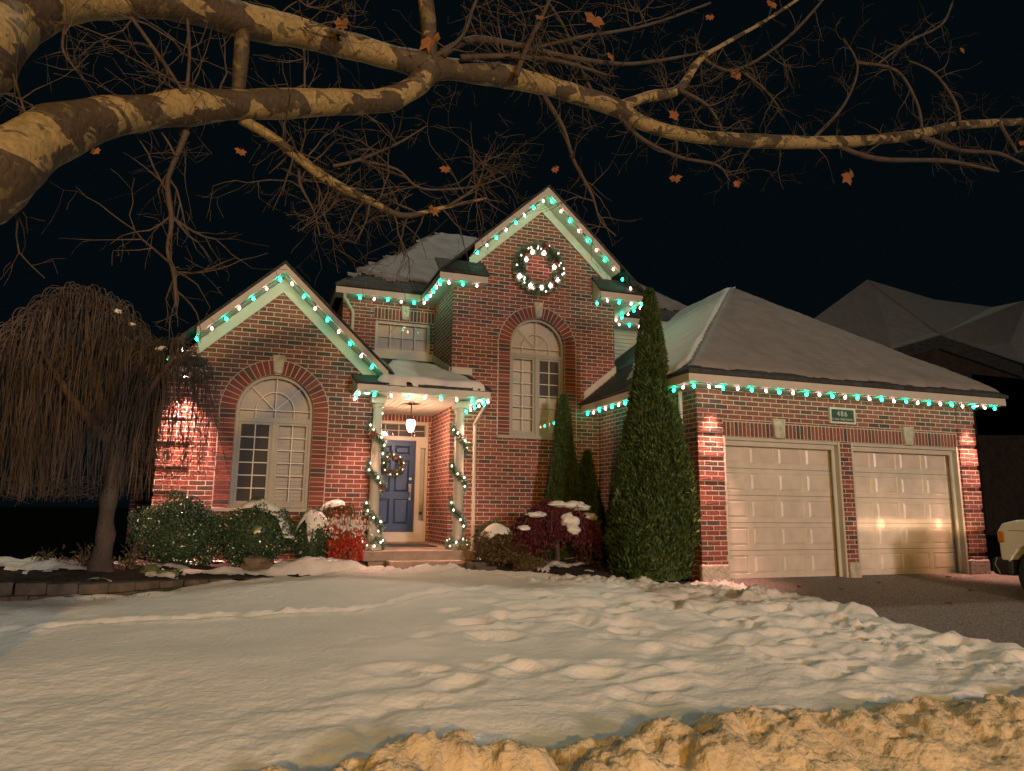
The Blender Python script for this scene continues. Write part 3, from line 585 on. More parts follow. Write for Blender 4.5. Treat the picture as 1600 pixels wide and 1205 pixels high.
b.box((1.60, PF+.402, 1.861), (3.22, YS-.002, 1.88)); b.box((1.60, PF+.3995, PZ+.003), (3.219, PF+.4015, 1.88)); hpart(b, 'porch_ceiling', 'soffit')
b = MB(); pz = lambda y: 1.955+.345*(y-PF)
b.slab([(PX0-.02, PF-.02, pz(PF)), (PX1+.02, PF-.02, pz(PF)), (PX1+.02, YC-.003, pz(YC)), (PX0-.02+.0, YC-.003, pz(YC))], .04); b.slab([(1.78, YC-.002, pz(YC)), (3.199, YC-.002, pz(YC)), (3.199, YS-.003, pz(YS)), (1.78, YS-.003, pz(YS))], .04); hpart(b, 'porch_roof', 'shingle')
b = MB(); b.box((3.2, YC-.025, 2.47), (3.60, YC-.001, 2.60)); b.slab([(3.178, YC, 2.47), (3.178, YS, 3.0), (3.178, YS, 3.14), (3.178, YC, 2.60)], .02); hpart(b, 'flashing', 'trim')
b = MB(); sb = -.69; b.bev((1.56, 11.52, sb-.155), (3.42, YS+.1, sb), .012); hpart(b, 'porch_slab', 'concrete')
b = MB(); b.box((1.66, 11.62, -1.1), (3.36, YS, sb-.157)); hpart(b, 'porch_footing', 'concrete')
b = MB(); b.bev((1.93, 11.22, -1.02), (3.13, 11.60, -.835), .012); hpart(b, 'porch_step', 'concrete')
b = MB(); b.box((2.05, 12.6, sb+.001), (3.0, 13.6, sb+.014)); hpart(b, 'door_mat', 'black')
for cx in (1.735, 3.15):
    b = MB(); cy = 11.78; b.bev((cx-.13, cy-.13, sb+.001), (cx+.13, cy+.13, sb+.10), .01); b.lathe([(.10, .10), (.105, .13), (.085, .16), (.085, .5), (.082, 1.6), (.075, 2.30), (.095, 2.34), (.095, 2.38)], (cx, cy, sb), 20); b.bev((cx-.12, cy-.12, sb+2.38), (cx+.12, cy+.12, PZ+.001), .008); hpart(b, 'porch_post', 'trim')
# downspouts
b = MB(); b.tube([(3.50, PF+.06, PZ+.02), (3.51, PF+.12, PZ-.06), (3.66, YC-.06, 1.56), (3.665, YC-.05, 1.44), (3.665, YC-.05, -.85)], .034, 8); hpart(b, 'downspout', 'trim')
b = MB(); b.tube([(1.30, 13.9, 4.2), (1.30, 13.92, 4.08), (1.46, 14.12, 3.93), (1.50, 14.14, 3.85), (1.50, 14.14, 2.2)], .035, 8); hpart(b, 'downspout', 'trim')
b = MB(); b.tube([(6.18, 9.62, 1.87), (6.19, 9.64, 1.7), (6.20, 9.64, -.9)], .033, 8); hpart(b, 'downspout', 'trim')
# front door with sidelight and transom
YD = YS+.02; b = MB()
b.add(*shape2d([(DX0+.002, -.665), (DX1-.002, -.665), (DX1-.002, DZ1-.002), (DX0+.002, DZ1-.002)], [[(1.985, -.49), (2.893, -.49), (2.893, 1.33), (1.985, 1.33)], [(2.985, -.27), (3.085, -.27), (3.085, 1.19), (2.985, 1.19)], [(2.0, 1.41), (3.075, 1.41), (3.075, 1.65), (2.0, 1.65)]], YD-.02, YD+.10))
b.box((DX0, YD-.035, -.52), (DX1, YD-.021, -.495)); b.box((2.925, YD-.032, 1.345), (3.13, YD-.021, 1.385)); 
ent = hpart(b, 'door_frame', 'trim')
b = MB(); b.box((DX0, YS-.01, -.69), (DX1, YS+.12, -.667)); b.build('brick_sill', M['brick'], ent)
b = MB()
for i in range(1, 4): x = 2.0+1.075*i/4; b.box((x-.008, YD+.03, 1.41), (x+.008, YD+.045, 1.65))
b.box((2.0, YD+.031, 1.523), (3.075, YD+.044, 1.537)); b.build('muntin', M['trim'], ent)
b = MB(); b.box((2.0, YD+.05, 1.41), (3.075, YD+.054, 1.65)); b.box((2.985, YD+.05, -.27), (3.085, YD+.054, 1.19)); b.build('pane', M['glass'], ent)
b = MB(); b.box((1.95, YD+.10, 1.40), (3.1, YD+.11, 1.66)); b.build('dark_room', M['screen'], ent)
b = MB(); b.box((2.95, YD+.08, -.3), (3.12, YD+.09, 1.2))
for i in range(28): z = -.24+i*.052; b.box((2.985, YD+.062+(i%7==0)*.006, z), (3.085, YD+.078, z+.04))
b.build('blind', M['trim'], ent)
b = MB(); b.lathe([(.038, 0), (.038, .002)], (0, 0, 0), 14); V = [(3.035+p[0], YD+.048-p[2], -.12+p[1]) for p in b.v]; b.v = V; b.build('round_sticker', M['door'], ent)
b = MB(); b.box((1.987, YD+.03, -.488), (2.891, YD+.07, 1.328))
def panel(b, x0, x1, z0, z1, Y, d=.012):
    g = .028
    b.add([(x0, Y, z0), (x1, Y, z0), (x1, Y, z1), (x0, Y, z1), (x0+g*.5, Y+d, z0+g*.5), (x1-g*.5, Y+d, z0+g*.5), (x1-g*.5, Y+d, z1-g*.5), (x0+g*.5, Y+d, z1-g*.5),
           (x0+g*1.6, Y-.002, z0+g*1.6), (x1-g*1.6, Y-.002, z0+g*1.6), (x1-g*1.6, Y-.002, z1-g*1.6), (x0+g*1.6, Y-.002, z1-g*1.6)],
          [(0, 1, 5, 4), (1, 2, 6, 5), (2, 3, 7, 6), (3, 0, 4, 7), (4, 5, 9, 8), (5, 6, 10, 9), (6, 7, 11, 10), (7, 4, 8, 11), (8, 9, 10, 11)])
def panelled(b, x0, x1, z0, z1, Y, cells, thick):     # face sheet with openings for the moulded panels
    b.add(*shape2d([(x0, z0), (x1, z0), (x1, z1), (x0, z1)], [[(a, c), (a2, c), (a2, c2), (a, c2)] for a, a2, c, c2 in cells], Y, Y+.004))
    for a, a2, c, c2 in cells: panel(b, a, a2, c, c2, Y+.001)
    b.box((x0, Y+.014, z0), (x1, Y+thick, z1))
b = MB(); cells = []
for (x0, x1) in ((2.10, 2.40), (2.48, 2.78)):
    for (z0, z1) in ((1.05, 1.22), (.30, .93), (-.33, .16)): cells.append((x0, x1, z0, z1))
panelled(b, 1.987, 2.891, -.488, 1.328, YD+.028, cells, .045); dr = hpart(b, 'front_door', 'door')
b = MB(); hx = 2.80; b.bev((hx-.03, YD-.0, .30), (hx+.03, YD+.028, .46), .008); b.tube([(hx, YD+.02, .40), (hx, YD-.035, .385), (hx, YD-.045, .30), (hx, YD-.03, .19), (hx, YD+.02, .17)], .011, 8); b.bev((hx-.022, YD+.005, .14), (hx+.022, YD+.028, .20), .006)
b.lathe([(.03, 0), (.034, .01), (.02, .03)], (0, 0, 0), 14); n0 = len(b.v)-42; b.v[n0:] = [(hx+p[0], YD+.028-p[2], .56+p[1]) for p in b.v[n0:]]; b.build('door_handle', M['metal'], dr)
# garage doors
for i, (x0, x1) in enumerate((DL, DR)):
    b = MB(); YDG = YG+.185; t = .055
    b.box((x0, YG+.02, -1.06), (x0+.03, YDG, DZ-.001)); b.box((x1-.03, YG+.02, -1.06), (x1, YDG, DZ-.001)); b.box((x0+.031, YG+.02, DZ-.05), (x1-.031, YDG-.001, DZ-.001))
    b.box((x0+.031, YG+.085, -1.06), (x0+.09, YG+.11, DZ-.051)); b.box((x1-.09, YG+.085, -1.06), (x1-.031, YG+.11, DZ-.051)); b.box((x0+.091, YG+.085, DZ-.13), (x1-.091, YG+.11, DZ-.051))
    b.box((x0-.0, YG-.008, -1.06), (x0+.035, YG+.0195, DZ-.002)); b.box((x1-.035, YG-.008, -1.06), (x1, YG+.0195, DZ-.002)); hpart(b, 'door_frame', 'trim')
    b = MB(); xa, xb, za, zb_ = x0+.032, x1-.032, -1.035, DZ-.052; cells = []; w = (xb-xa)/4; hh = (zb_-za)/5
    for r_ in range(5):
        for c in range(4): cells.append((xa+c*w+.045, xa+(c+1)*w-.045, za+r_*hh+.07, za+(r_+1)*hh-.07))
    panelled(b, xa, xb, za, zb_, YDG, cells, .05)
    gd = hpart(b, 'garage_door', 'gdoor'); s = MB()
    for r_ in range(1, 5): s.box((xa, YDG-.0012, za+r_*hh-.003), (xb, YDG+.001, za+r_*hh+.003))
    s.build('section_seam', M['dark'], gd); s = MB(); s.box((xa, YDG-.004, -1.06), (xb, YDG+.03, -1.036)); s.build('rubber_seal', M['black'], gd)
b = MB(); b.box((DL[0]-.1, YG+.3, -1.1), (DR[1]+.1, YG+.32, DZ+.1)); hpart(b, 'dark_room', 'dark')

# roof snow, laid over a convex outline on each slope
def snow_on(poly, thick, ragged=.12, step=.07, mt='roofsnow', name='roof_snow', parent=None, amp=.02, lift=.004, edge=.10, clean=(), course=0):
    P = [Vector(p) for p in poly]; u = (P[1]-P[0]).normalized(); n = u.cross(P[2]-P[0]).normalized()
    if n.z < 0: n = -n
    v = n.cross(u); pu = [((p-P[0]).dot(u), (p-P[0]).dot(v)) for p in P]; cu_, cv = np.mean([p[0] for p in pu]), np.mean([p[1] for p in pu])
    U, V_ = np.meshgrid(np.arange(min(p[0] for p in pu)-.1, max(p[0] for p in pu)+.1, step), np.arange(min(p[1] for p in pu)-.1, max(p[1] for p in pu)+.1, step)); d = U*0+9; sd = random.random()*99; nz = ragged*fbm(U*2.2+sd, V_*2.2, 0, 4, 3, .6)
    for i in range(len(pu)):
        a, c = pu[i], pu[(i+1) % len(pu)]; ex, ey = c[0]-a[0], c[1]-a[1]; l = math.hypot(ex, ey)
        s = ((U-a[0])*ey-(V_-a[1])*ex)/l
        if ((cu_-a[0])*ey-(cv-a[1])*ex) < 0: s = -s
        d = np.minimum(d, s+(.03 if i in clean else nz))
    h = thick*np.sqrt(np.clip(d/edge, 0, 1))*(1+.25*fbm(U*1.5, V_*1.5+sd, 0, 2, 5))+amp*fbm(U*3+sd, V_*2, 0, 3, 8)*np.clip(d/.2, 0, 1); h = h+course*((V_/.145) % 1)*np.clip(d/.1, 0, 1); h = np.where(d < 0, -.02, h+lift)
    XYZ = [P[0][k]+U*u[k]+V_*v[k]+h*n[k] for k in range(3)]
    return grid_mesh(name, *XYZ, M[mt], parent or HOUSE, keep=d > -step*1.3)
sz = .785
gp = lambda x, y: (x, y, 2.06+sz*(min(x-5.83, y-8.84, 12.43-x)))
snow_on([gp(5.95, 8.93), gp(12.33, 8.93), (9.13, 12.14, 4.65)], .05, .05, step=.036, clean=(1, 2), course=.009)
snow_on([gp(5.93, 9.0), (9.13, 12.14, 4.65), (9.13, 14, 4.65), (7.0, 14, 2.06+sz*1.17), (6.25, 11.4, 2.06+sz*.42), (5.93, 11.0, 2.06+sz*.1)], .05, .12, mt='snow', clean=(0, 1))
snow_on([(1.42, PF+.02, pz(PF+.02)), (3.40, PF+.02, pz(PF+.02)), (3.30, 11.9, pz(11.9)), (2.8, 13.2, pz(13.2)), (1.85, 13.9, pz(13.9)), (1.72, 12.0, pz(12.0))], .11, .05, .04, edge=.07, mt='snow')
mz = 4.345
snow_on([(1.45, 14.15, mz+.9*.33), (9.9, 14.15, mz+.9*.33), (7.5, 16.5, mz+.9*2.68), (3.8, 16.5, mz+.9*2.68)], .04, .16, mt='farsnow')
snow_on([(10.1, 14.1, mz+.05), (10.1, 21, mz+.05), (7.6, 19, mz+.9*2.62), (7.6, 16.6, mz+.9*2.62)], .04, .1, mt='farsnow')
gr = lambda cx, zb, sl, d: zb+.125+.048-sl*d
for sg in (-1, 1):
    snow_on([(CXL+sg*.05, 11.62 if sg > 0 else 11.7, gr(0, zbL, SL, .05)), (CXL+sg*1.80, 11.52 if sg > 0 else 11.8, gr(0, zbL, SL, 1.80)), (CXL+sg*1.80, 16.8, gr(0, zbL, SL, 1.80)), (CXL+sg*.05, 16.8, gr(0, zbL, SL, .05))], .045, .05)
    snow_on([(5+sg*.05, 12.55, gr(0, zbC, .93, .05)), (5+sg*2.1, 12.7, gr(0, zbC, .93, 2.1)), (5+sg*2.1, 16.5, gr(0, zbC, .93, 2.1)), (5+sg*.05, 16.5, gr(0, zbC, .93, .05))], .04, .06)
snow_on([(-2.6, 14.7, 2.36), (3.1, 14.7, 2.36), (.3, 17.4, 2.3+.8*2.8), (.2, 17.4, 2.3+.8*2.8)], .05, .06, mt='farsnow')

# pot lights in the eaves
def pot(x, y, z, e, ang=70, tgt=None):
    b = MB(); b.lathe([(.045, 0), (.06, 0), (.06, .006), (.045, .006)], (x, y, z-.006), 18); o = hpart(b, 'pot_light', 'trim'); b = MB(); b.lathe([(.044, 0), (.044, .003)], (x, y, z-.008), 16); b.build('lens', M['pot'], o)
    l = lamp('pot_lamp', 'SPOT', (0, 0, 0), e, (1, .47, .36), .06, None, ang, 1); l.location = (x, y, z-.02); t = tgt or (x, y+.12, z-3); l.rotation_euler = (Vector(t)-l.location).to_track_quat('-Z', 'Y').to_euler()
    l.parent = HOUSE; l.location = l.location-HOUSE.location
pot(6.48, 9.03, 1.872, 620, 52, (6.48, 9.27, -.55)); pot(11.85, 9.03, 1.872, 620, 52, (11.85, 9.27, -.55)); pot(1.50, 11.45, PZ, 300); pot(3.42, 11.5, PZ, 300, tgt=(3.3, 12.2, -1)); pot(-1.22, 11.64, 1.93, 1000, 74, (-1.15, 11.9, -.4))

# ------------------------------------------------------------------ strings of coloured bulbs
def bulb_mesh(nm, mt, r):
    b = MB(); b.lathe([(r*.35, r*1.9), (r*.5, r*1.2), (r*.95, r*.45), (r, -.1*r), (r*.75, -r*.8), (r*.2, -r*1.35)], (0, 0, 0), 8); me = bpy.data.meshes.new(nm); me.from_pydata(b.v, [], b.f); me.polygons.foreach_set('use_smooth', [True]*len(me.polygons)); me.materials.append(M[mt]); return me
BT, BP, BM = bulb_mesh('bulb_teal', 'teal', .022), bulb_mesh('bulb_warm', 'pink', .019), bulb_mesh('bulb_mini', 'mini', .011)
def put(me, name, loc, root):
    o = bpy.data.objects.new(name, me); COL.objects.link(o); o.parent = root; o.location = Vector(loc)-root.location; return o
def path_pts(P, step, off=.0):
    P = [Vector(p) for p in P]; out = []; d = off
    for a, c in zip(P[:-1], P[1:]):
        L = (c-a).length
        while d < L: out.append(a+(c-a)*(d/L)); d += step
        d -= L
    return out
def light_string(P, label, step=.262, first=0, off=.05, drop=.055):
    P = [Vector(p) for p in P]; root = thing('light_string', label, 'string lights', P[0], 'christmas light strings along the eaves'); w = MB(); pts = path_pts(P, step, off); wp = []
    for i, p in enumerate(pts):
        q = p+Vector((rng.uniform(-.008, .008), 0, rng.uniform(-.008, .004)-drop)); o = put(BT if (i+first) % 2 else BP, 'bulb', q, root); o.rotation_euler = (rng.uniform(-.4, .4), rng.uniform(-.4, .4), 0)
        w.tube([p+Vector((0, 0, .0)), q+Vector((0, 0, .028))], .007, 5); wp.append(p)
    allp = sorted(wp+P[1:-1], key=lambda v: min((v-x).length for x in [P[0]])) if len(P) < 3 else None
    w.tube(path_pts(P, .09)+[P[-1]], .005, 5); w.build('wire', M['wire'], root); return root
o5 = .035
rk = lambda cx, zb, sl, d, Y: (cx+d, Y, zb-sl*abs(d)-.02)
light_string([rk(CXL, zbL, SL, -1.62, 11.5+o5), rk(CXL, zbL, SL, 0, 11.5+o5), rk(CXL, zbL, SL, 1.62, 11.5+o5)], 'teal and pink bulbs along both rakes of the low left gable', first=1)
light_string([rk(5, zbC, .93, -1.45, 12.27+o5), rk(5, zbC, .93, 0, 12.27+o5), rk(5, zbC, .93, 1.90, 12.27+o5)], 'teal and pink bulbs along both rakes of the tall gable with the big wreath', first=1, off=.0)
light_string([(1.55, 13.85+o5, 4.17), (2.84+o5, 13.85, 4.17), (2.84+o5, 12.27+o5, 4.17), (3.80, 12.27+o5, 4.17)], 'teal and pink bulbs on the eave above the small upper window', first=1, step=.27)
light_string([(6.02, 12.27+o5, 4.06), (6.14, 12.27+o5, 4.17), (7.17-o5, 12.27+o5, 4.17), (7.17-o5, 13.85, 4.17), (7.9, 13.85+o5, 4.17)], 'short run of teal and pink bulbs right of the tall gable, behind the cedar tip', first=1)
light_string([(5.86+o5, 12.5, 1.88), (5.86+o5, 8.87+o5, 1.88), (12.38, 8.87+o5, 1.88)], 'long run of teal and pink bulbs along the garage eave', first=1, step=.258)
light_string([(PX0+o5, 11.85, PZ), (PX0+o5, PF+o5, PZ), (PX1-o5, PF+o5, PZ), (PX1-o5, YC-.05, PZ)], 'teal and pink bulbs along the porch roof edge', first=0, step=.27)
for s_ in [(4.6, YC, 4)]: pass

# ------------------------------------------------------------------ plaque, wreaths, lantern, garlands
def text(body, size, loc, parent, mt, name='lettering', w=None):
    cu = bpy.data.curves.new('t', 'FONT'); cu.body = body; cu.size = size; cu.extrude = .002; cu.align_x = 'CENTER'; cu.align_y = 'CENTER'
    if w: cu.space_character = w
    o = bpy.data.objects.new('t', cu); COL.objects.link(o); bpy.context.view_layer.update(); me = bpy.data.meshes.new_from_object(o); bpy.data.objects.remove(o)
    for v in me.vertices: v.co = Vector((loc[0]+v.co.x, loc[1]-v.co.z, loc[2]+v.co.y))
    return finish(name, me, mt, parent)
sg = thing('address_plaque', 'small dark address plaque 486 in a cream frame above the garage doors', 'sign', (9.06, YG-.02, 1.57))
b = MB(); b.box((8.82, YG-.022, 1.47), (9.30, YG-.003, 1.68)); b.build('plate', mat('plaque_green', (.035, .06, .055), .4, .1, 40, .2), sg)
b = MB(); b.add(*shape2d([(8.79, 1.44), (9.33, 1.44), (9.33, 1.71), (8.79, 1.71)], [[(8.822, 1.472), (9.298, 1.472), (9.298, 1.678), (8.822, 1.678)]], YG-.04, YG-.002)); b.build('frame', M['trim'], sg)
text('486', .125, (9.06, YG-.0245, 1.605), sg, M['trim'], w=1.25); text('PLANE TREE DRIVE', .052, (9.06, YG-.0245, 1.512), sg, M['trim'])
def tufts(n, path_fn, rad, ln=.05, w=.006):     # needle quads round a path: path_fn(t)->point, tangent
    T = rng.random(n); V = np.zeros((n, 3, 3))
    for i, t in enumerate(T):
        p, tg = path_fn(t); a = Vector(rng.normal(size=3)); a = (a-a.dot(tg)*tg).normalized(); r = rad*rng.random()**.5
        d = (a+tg*rng.uniform(-.6, .9)).normalized(); s = d.cross(Vector(rng.normal(size=3))).normalized()*w; q = p+a*r*.6; l = ln*rng.uniform(.6, 1.3)
        V[i] = [q-s, q+s, q+d*l]
    return V
def wreath(root, c, R0, rad, n, ln, w):
    c = Vector(c)
    fn = lambda t: (c+Vector((math.cos(t*6.2832)*R0, -rad*.3, math.sin(t*6.2832)*R0)), Vector((-math.sin(t*6.2832), 0, math.cos(t*6.2832))))
    tri_soup('greenery', tufts(n, fn, rad, ln, w), M['needle'], root)
    b = MB(); P = [fn(t)[0] for t in np.linspace(0, 1, 41)]; b.tube(P, rad*.35, 7, cap=False); b.build('wire_ring', M['wire'], root)
def bow(root, c, s, name='red_bow', mt='red'):
    b = MB(); c = Vector(c)
    for sg_ in (-1, 1):
        P = [c+Vector((sg_*s*(.05+.95*math.sin(a)*.9), -.01-.25*s*math.sin(a), s*.55*math.sin(2*a)*.9)) for a in np.linspace(0, math.pi, 11)]
        for k in range(10):
            p, q = P[k], P[k+1]; h = Vector((0, s*.28, .0)); b.add([p-h, q-h, q+h, p+h], [(0, 1, 2, 3)])
        b.add([c+Vector((0, -s*.2, 0)), c+Vector((sg_*s*.25, -s*.25, -s*.1)), c+Vector((sg_*s*.75, -s*.1, -s*1.2)), c+Vector((sg_*s*.4, -s*.05, -s*1.25))], [(0, 1, 2, 3)])
    b.ball(c+Vector((0, -s*.15, 0)), s*.22, 2); b.build(name, M[mt], root)
wr = thing('gable_wreath', 'large green wreath with glowing bulbs and red bows on the tall gable brick', 'wreath', (4.91, YC-.05, 4.70)); c = Vector((4.91, YC-.07, 4.705))
wreath(wr, c, .42, .15, 9000, .085, .008)
for px, py in ((832, 394), (822, 406), (812, 432), (829, 447), (846, 450), (860, 447), (871, 438), (866, 418), (850, 396)):
    p = atY(px, py, YC-.17); o = put(BP, 'bulb', p, wr); o.scale = (2.0, 2.0, 1.5)
for px, py, s_ in ((853, 384, .09), (823, 394, .06), (869, 411, .07), (865, 437, .05), (866, 447, .05)): bow(wr, atY(px, py, YC-.19), s_)
for k in range(24):
    a = rng.uniform(0, 6.28); o = put(BM, 'mini_bulb', c+Vector((math.cos(a)*rng.uniform(.33, .52), -.12, math.sin(a)*rng.uniform(.33, .52))), wr)
wr = thing('door_wreath', 'berry wreath with red baubles hanging on the blue front door', 'wreath', (2.42, YD, .84)); c = Vector((2.44, YD-.02, .83)); wreath(wr, c, .18, .075, 2600, .05, .006)
b = MB()
for k in range(18): a = rng.uniform(0, 6.28); b.ball(c+Vector((math.cos(a)*rng.uniform(.12, .25), -.075, math.sin(a)*rng.uniform(.12, .25))), rng.uniform(.010, .018), 1)
b.build('red_baubles', M['redball'], wr, smooth=True); tri_soup('dried_leaves', tufts(180, lambda t: (c+Vector((math.cos(t*6.28)*.18, -.05, math.sin(t*6.28)*.18)), Vector((-math.sin(t*6.28), 0, math.cos(t*6.28)))), .08, .06, .012), M['maple'], wr)
for k in range(9): a = k*.7+.2; o = put(BM, 'mini_bulb', c+Vector((math.cos(a)*.2, -.08, math.sin(a)*.2)), wr); o.scale = (.6,)*3
# pendant lantern in the porch
ln = thing('porch_lantern', 'lit glass pendant lantern hanging from the porch ceiling', 'lantern', (2.455, 12.6, 1.84)); lx, ly = 2.455, 12.6
b = MB(); b.lathe([(.05, 1.845), (.05, 1.83), (.01, 1.82), (.008, 1.62), (.03, 1.60), (.075, 1.565), (.08, 1.555)], (lx, ly, 0), 16); b.lathe([(.03, 1.335), (.05, 1.345), (.05, 1.352)], (lx, ly, 0), 12); b.build('mount', M['black'], ln, smooth=False)
b = MB(); b.lathe([(.045, 1.353), (.065, 1.40), (.078, 1.47), (.076, 1.53), (.06, 1.554)], (lx, ly, 0), 18); b.build('glass_shade', M['lampglass'], ln, smooth=True)
b = MB()
for k in range(6): a = k*math.pi/3; b.tube([(lx+.08*math.cos(a)*q, ly+.08*math.sin(a)*q, z) for q, z in ((.6, 1.35), (.9, 1.40), (1.05, 1.47), (1.03, 1.54), (.8, 1.57))], .003, 5)
b.tube([(lx+.083*math.cos(a), ly+.083*math.sin(a), 1.49) for a in np.linspace(0, 6.2832, 17)], .004, 5); b.build('cage', M['black'], ln)
l = lamp('lantern_lamp', 'POINT', (0, 0, -.55), 100, (1, .54, .34), .07); l.parent = ln
# garlands spiralling round the posts
def garland(cx, cy, label, ph, z0, z1, turns, bows, gap=0):
    r = .115; g = thing('garland', label, 'garland', (cx, cy, sb), 'lit garlands wound round the porch posts')
    def fn(t):
        a = ph+t*turns*6.2832; p = Vector((cx+r*math.cos(a), cy+r*math.sin(a), z1+(z0-z1)*t)); a2 = a+.01; return p, (Vector((cx+r*math.cos(a2), cy+r*math.sin(a2), z1+(z0-z1)*(t+.01/(turns*6.28))))-p).normalized()
    tri_soup('greenery', tufts(4200, fn, .06, .065, .007), M['needle'], g); b = MB(); b.tube([fn(t)[0] for t in np.linspace(0, 1, 90)], .010, 6); b.build('wire', M['wire'], g)
    for t in np.linspace(.01, .99, 19): p, _ = fn(t+rng.uniform(-.008, .008)); put(BM, 'mini_bulb', p+Vector((rng.uniform(-.03, .03), -.045, rng.uniform(-.03, .03))), g)
    fl = lambda t: (Vector((cx+.14*math.cos(t*6.28), cy+.12*math.sin(t*6.28), sb+.10+.04*math.sin(t*25))), Vector((-math.sin(t*6.28), math.cos(t*6.28), 0)))
    tri_soup('foot_greenery', tufts(1500, fl, .10, .07, .007), M['needle'], g)
    for k in range(9): a = k*.7+ph; put(BM, 'mini_bulb', (cx+.17*math.cos(a), cy+.15*math.sin(a), sb+rng.uniform(.05, .19)), g)
    for t in bows: p, _ = fn(t); bow(g, p+Vector((0, -.06, 0)), .06)
garland(1.735, 11.78, 'lit garland with red bows wound round the left porch post', .6, -.40, 1.55, 3.0, (.03, .18, .62)); garland(3.15, 11.78, 'lit garland wound round the right porch post beside the downspout', .9, -.40, 1.55, 3.0, (.06, .72))

# ------------------------------------------------------------------ foliage builders
def sprays(P, N, ln, w, up=.8, spread=.5, blades=3):
    n = len(P); out = []
    for k in range(blades):
        d = N*.5+rng.normal(size=(n, 3))*spread; d[:, 2] += up; d /= np.linalg.norm(d, axis=1, keepdims=True)+1e-9
        s = np.cross(d, rng.normal(size=(n, 3))); s /= np.linalg.norm(s, axis=1, keepdims=True)+1e-9
        l = ln*rng.uniform(.5, 1.3, (n, 1)); q = P+rng.normal(size=(n, 3))*ln*.15; ww = w*rng.uniform(.6, 1.3, (n, 1))
        out.append(np.stack([q-s*ww*.4, q+d*l*.5+s*ww, q+d*l, q+d*l*.45-s*ww], 1))
    return np.concatenate(out)
def cedar(label, x, y, z0, z1, rad, n, group=None, lean=0, lobes=.16, ln=.085, w=.012, top=1.0):
    t = thing('columnar_cedar', label, 'cedar', (x, y, z0), group); H = z1-z0
    u = rng.random(n)**.75; a = rng.uniform(0, 6.2832, n); pr = lambda u: rad*np.interp(u, [0, .06, .14, .30, .45, .67, .82, .93, 1], [.76, .84, .86, .69, .55, .31, .20, .10*top, .01])
    sd = rng.random()*50
    def rr(u, a): return pr(u)*(1+lobes*fbm(np.cos(a)*2.6+sd, np.sin(a)*2.6, u*H*.7, 3)*1.3+.10*fbm(np.cos(a)*6+sd, np.sin(a)*6, u*H*3.5, 2, 3))
    r = rr(u, a)*(1-.22*rng.random(n)**2)
    P = np.stack([x+r*np.cos(a)+lean*u**2, y+r*np.sin(a), z0+.04+u*H], 1); N = np.stack([np.cos(a), np.sin(a), a*0], 1)
    V = sprays(P, N, ln, w, 1.0, .42, 2); core = MB(); A, Uu = np.meshgrid(np.linspace(0, 6.2832, 29), np.linspace(0, .985, 40)); rc = rr(Uu, A)*.84
    tri_soup('foliage', V, M['cedar'], t, 4); grid_mesh('inner_foliage', x+rc*np.cos(A)+lean*Uu**2, y+rc*np.sin(A), z0+.04+Uu*H, M['cedar'], t)
    b = MB(); b.tube([(x, y, z0-.1), (x, y, z0+H*.7)], [rad*.12, rad*.03], 7); b.build('trunk', M['bark'], t); return t
cg = 'columnar cedars by the house'
cedar('tall dark cedar standing at the left corner of the garage', 5.72, 9.72, gz(9.6)-.02, 3.42, .80, 36000, cg, lean=.0, lobes=.16)
cedar('slim medium cedar against the brick right of the tall arched window', 5.20, 12.0, -.94, 2.02, .50, 12000, cg, lobes=.10, ln=.07, w=.010)
cedar('smallest cedar in the corner between tall bay and garage wall', 5.72, 12.1, -.94, 1.0, .52, 8000, cg, lobes=.12, ln=.07, w=.010)
def bush(name, label, cat, c, rx, ry, rz, mt, n, ln, w, group=None, snow=None, jag=.30, up=.1, stems=True, lo=-.9, density=.3, spread=.9):
    t = thing(name, label, cat, (c[0], c[1], c[2]-rz*.6), group); sd = rng.random()*50
    d = rng.normal(size=(n, 3)); d /= np.linalg.norm(d, axis=1, keepdims=True); d[:, 2] = np.where(d[:, 2] < lo, -d[:, 2]*.6, d[:, 2])
    k = (1+jag*fbm(d[:, 0]*2+sd, d[:, 1]*2, d[:, 2]*2, 3)+.07*fbm(d[:, 0]*7+sd, d[:, 1]*7, d[:, 2]*7, 2))*(1-density*rng.random(n)**2)
    P = np.array(c)+d*np.array([rx, ry, rz])*k[:, None]; tri_soup('foliage', sprays(P, d, ln, w, up, spread, 2), M[mt], t, 4)
    if density < .4: b = MB(); b.ball((c[0], c[1], c[2]+rz*.02), 1, 3, (rx*.74, ry*.74, rz*.74), .12); b.build('inner_foliage', M[mt], t, smooth=True)
    if stems:
        b = MB()
        for q in range(7): a = q*.9; b.tube([(c[0]+.05*math.cos(a), c[1]+.05*math.sin(a), c[2]-rz-.12), (c[0]+rx*.5*math.cos(a), c[1]+ry*.5*math.sin(a), c[2]-rz*.1)], [.016, .008], 5)
        b.build('stems', M['bark'], t)
    if snow:
        A, Rr = np.meshgrid(np.linspace(0, 6.2832, 61), np.linspace(0, 1, 26)); sx, sy, cov, th = snow; e = fbm(np.cos(A)*1.4+sd, np.sin(A)*1.4, 0, 4, 6, .6)
        q = Rr*cov*(1+.35*e); X = c[0]+sx+np.cos(A)*q*rx; Yy = c[1]+sy+np.sin(A)*q*ry; dz = np.sqrt(np.clip(1-((X-c[0])/rx)**2-((Yy-c[1])/ry)**2, .0, 1))
        Z = c[2]+rz*dz+.02*fbm(X*8, Yy*8, 0, 3)+th*np.sqrt(np.clip(1-Rr, 0, 1))-.03*(Rr > .97); grid_mesh('snow_cap', X, Yy, Z, M['snow'], t)
    return t
bg_ = 'evergreen shrubs under the left window'
BZ = -.80
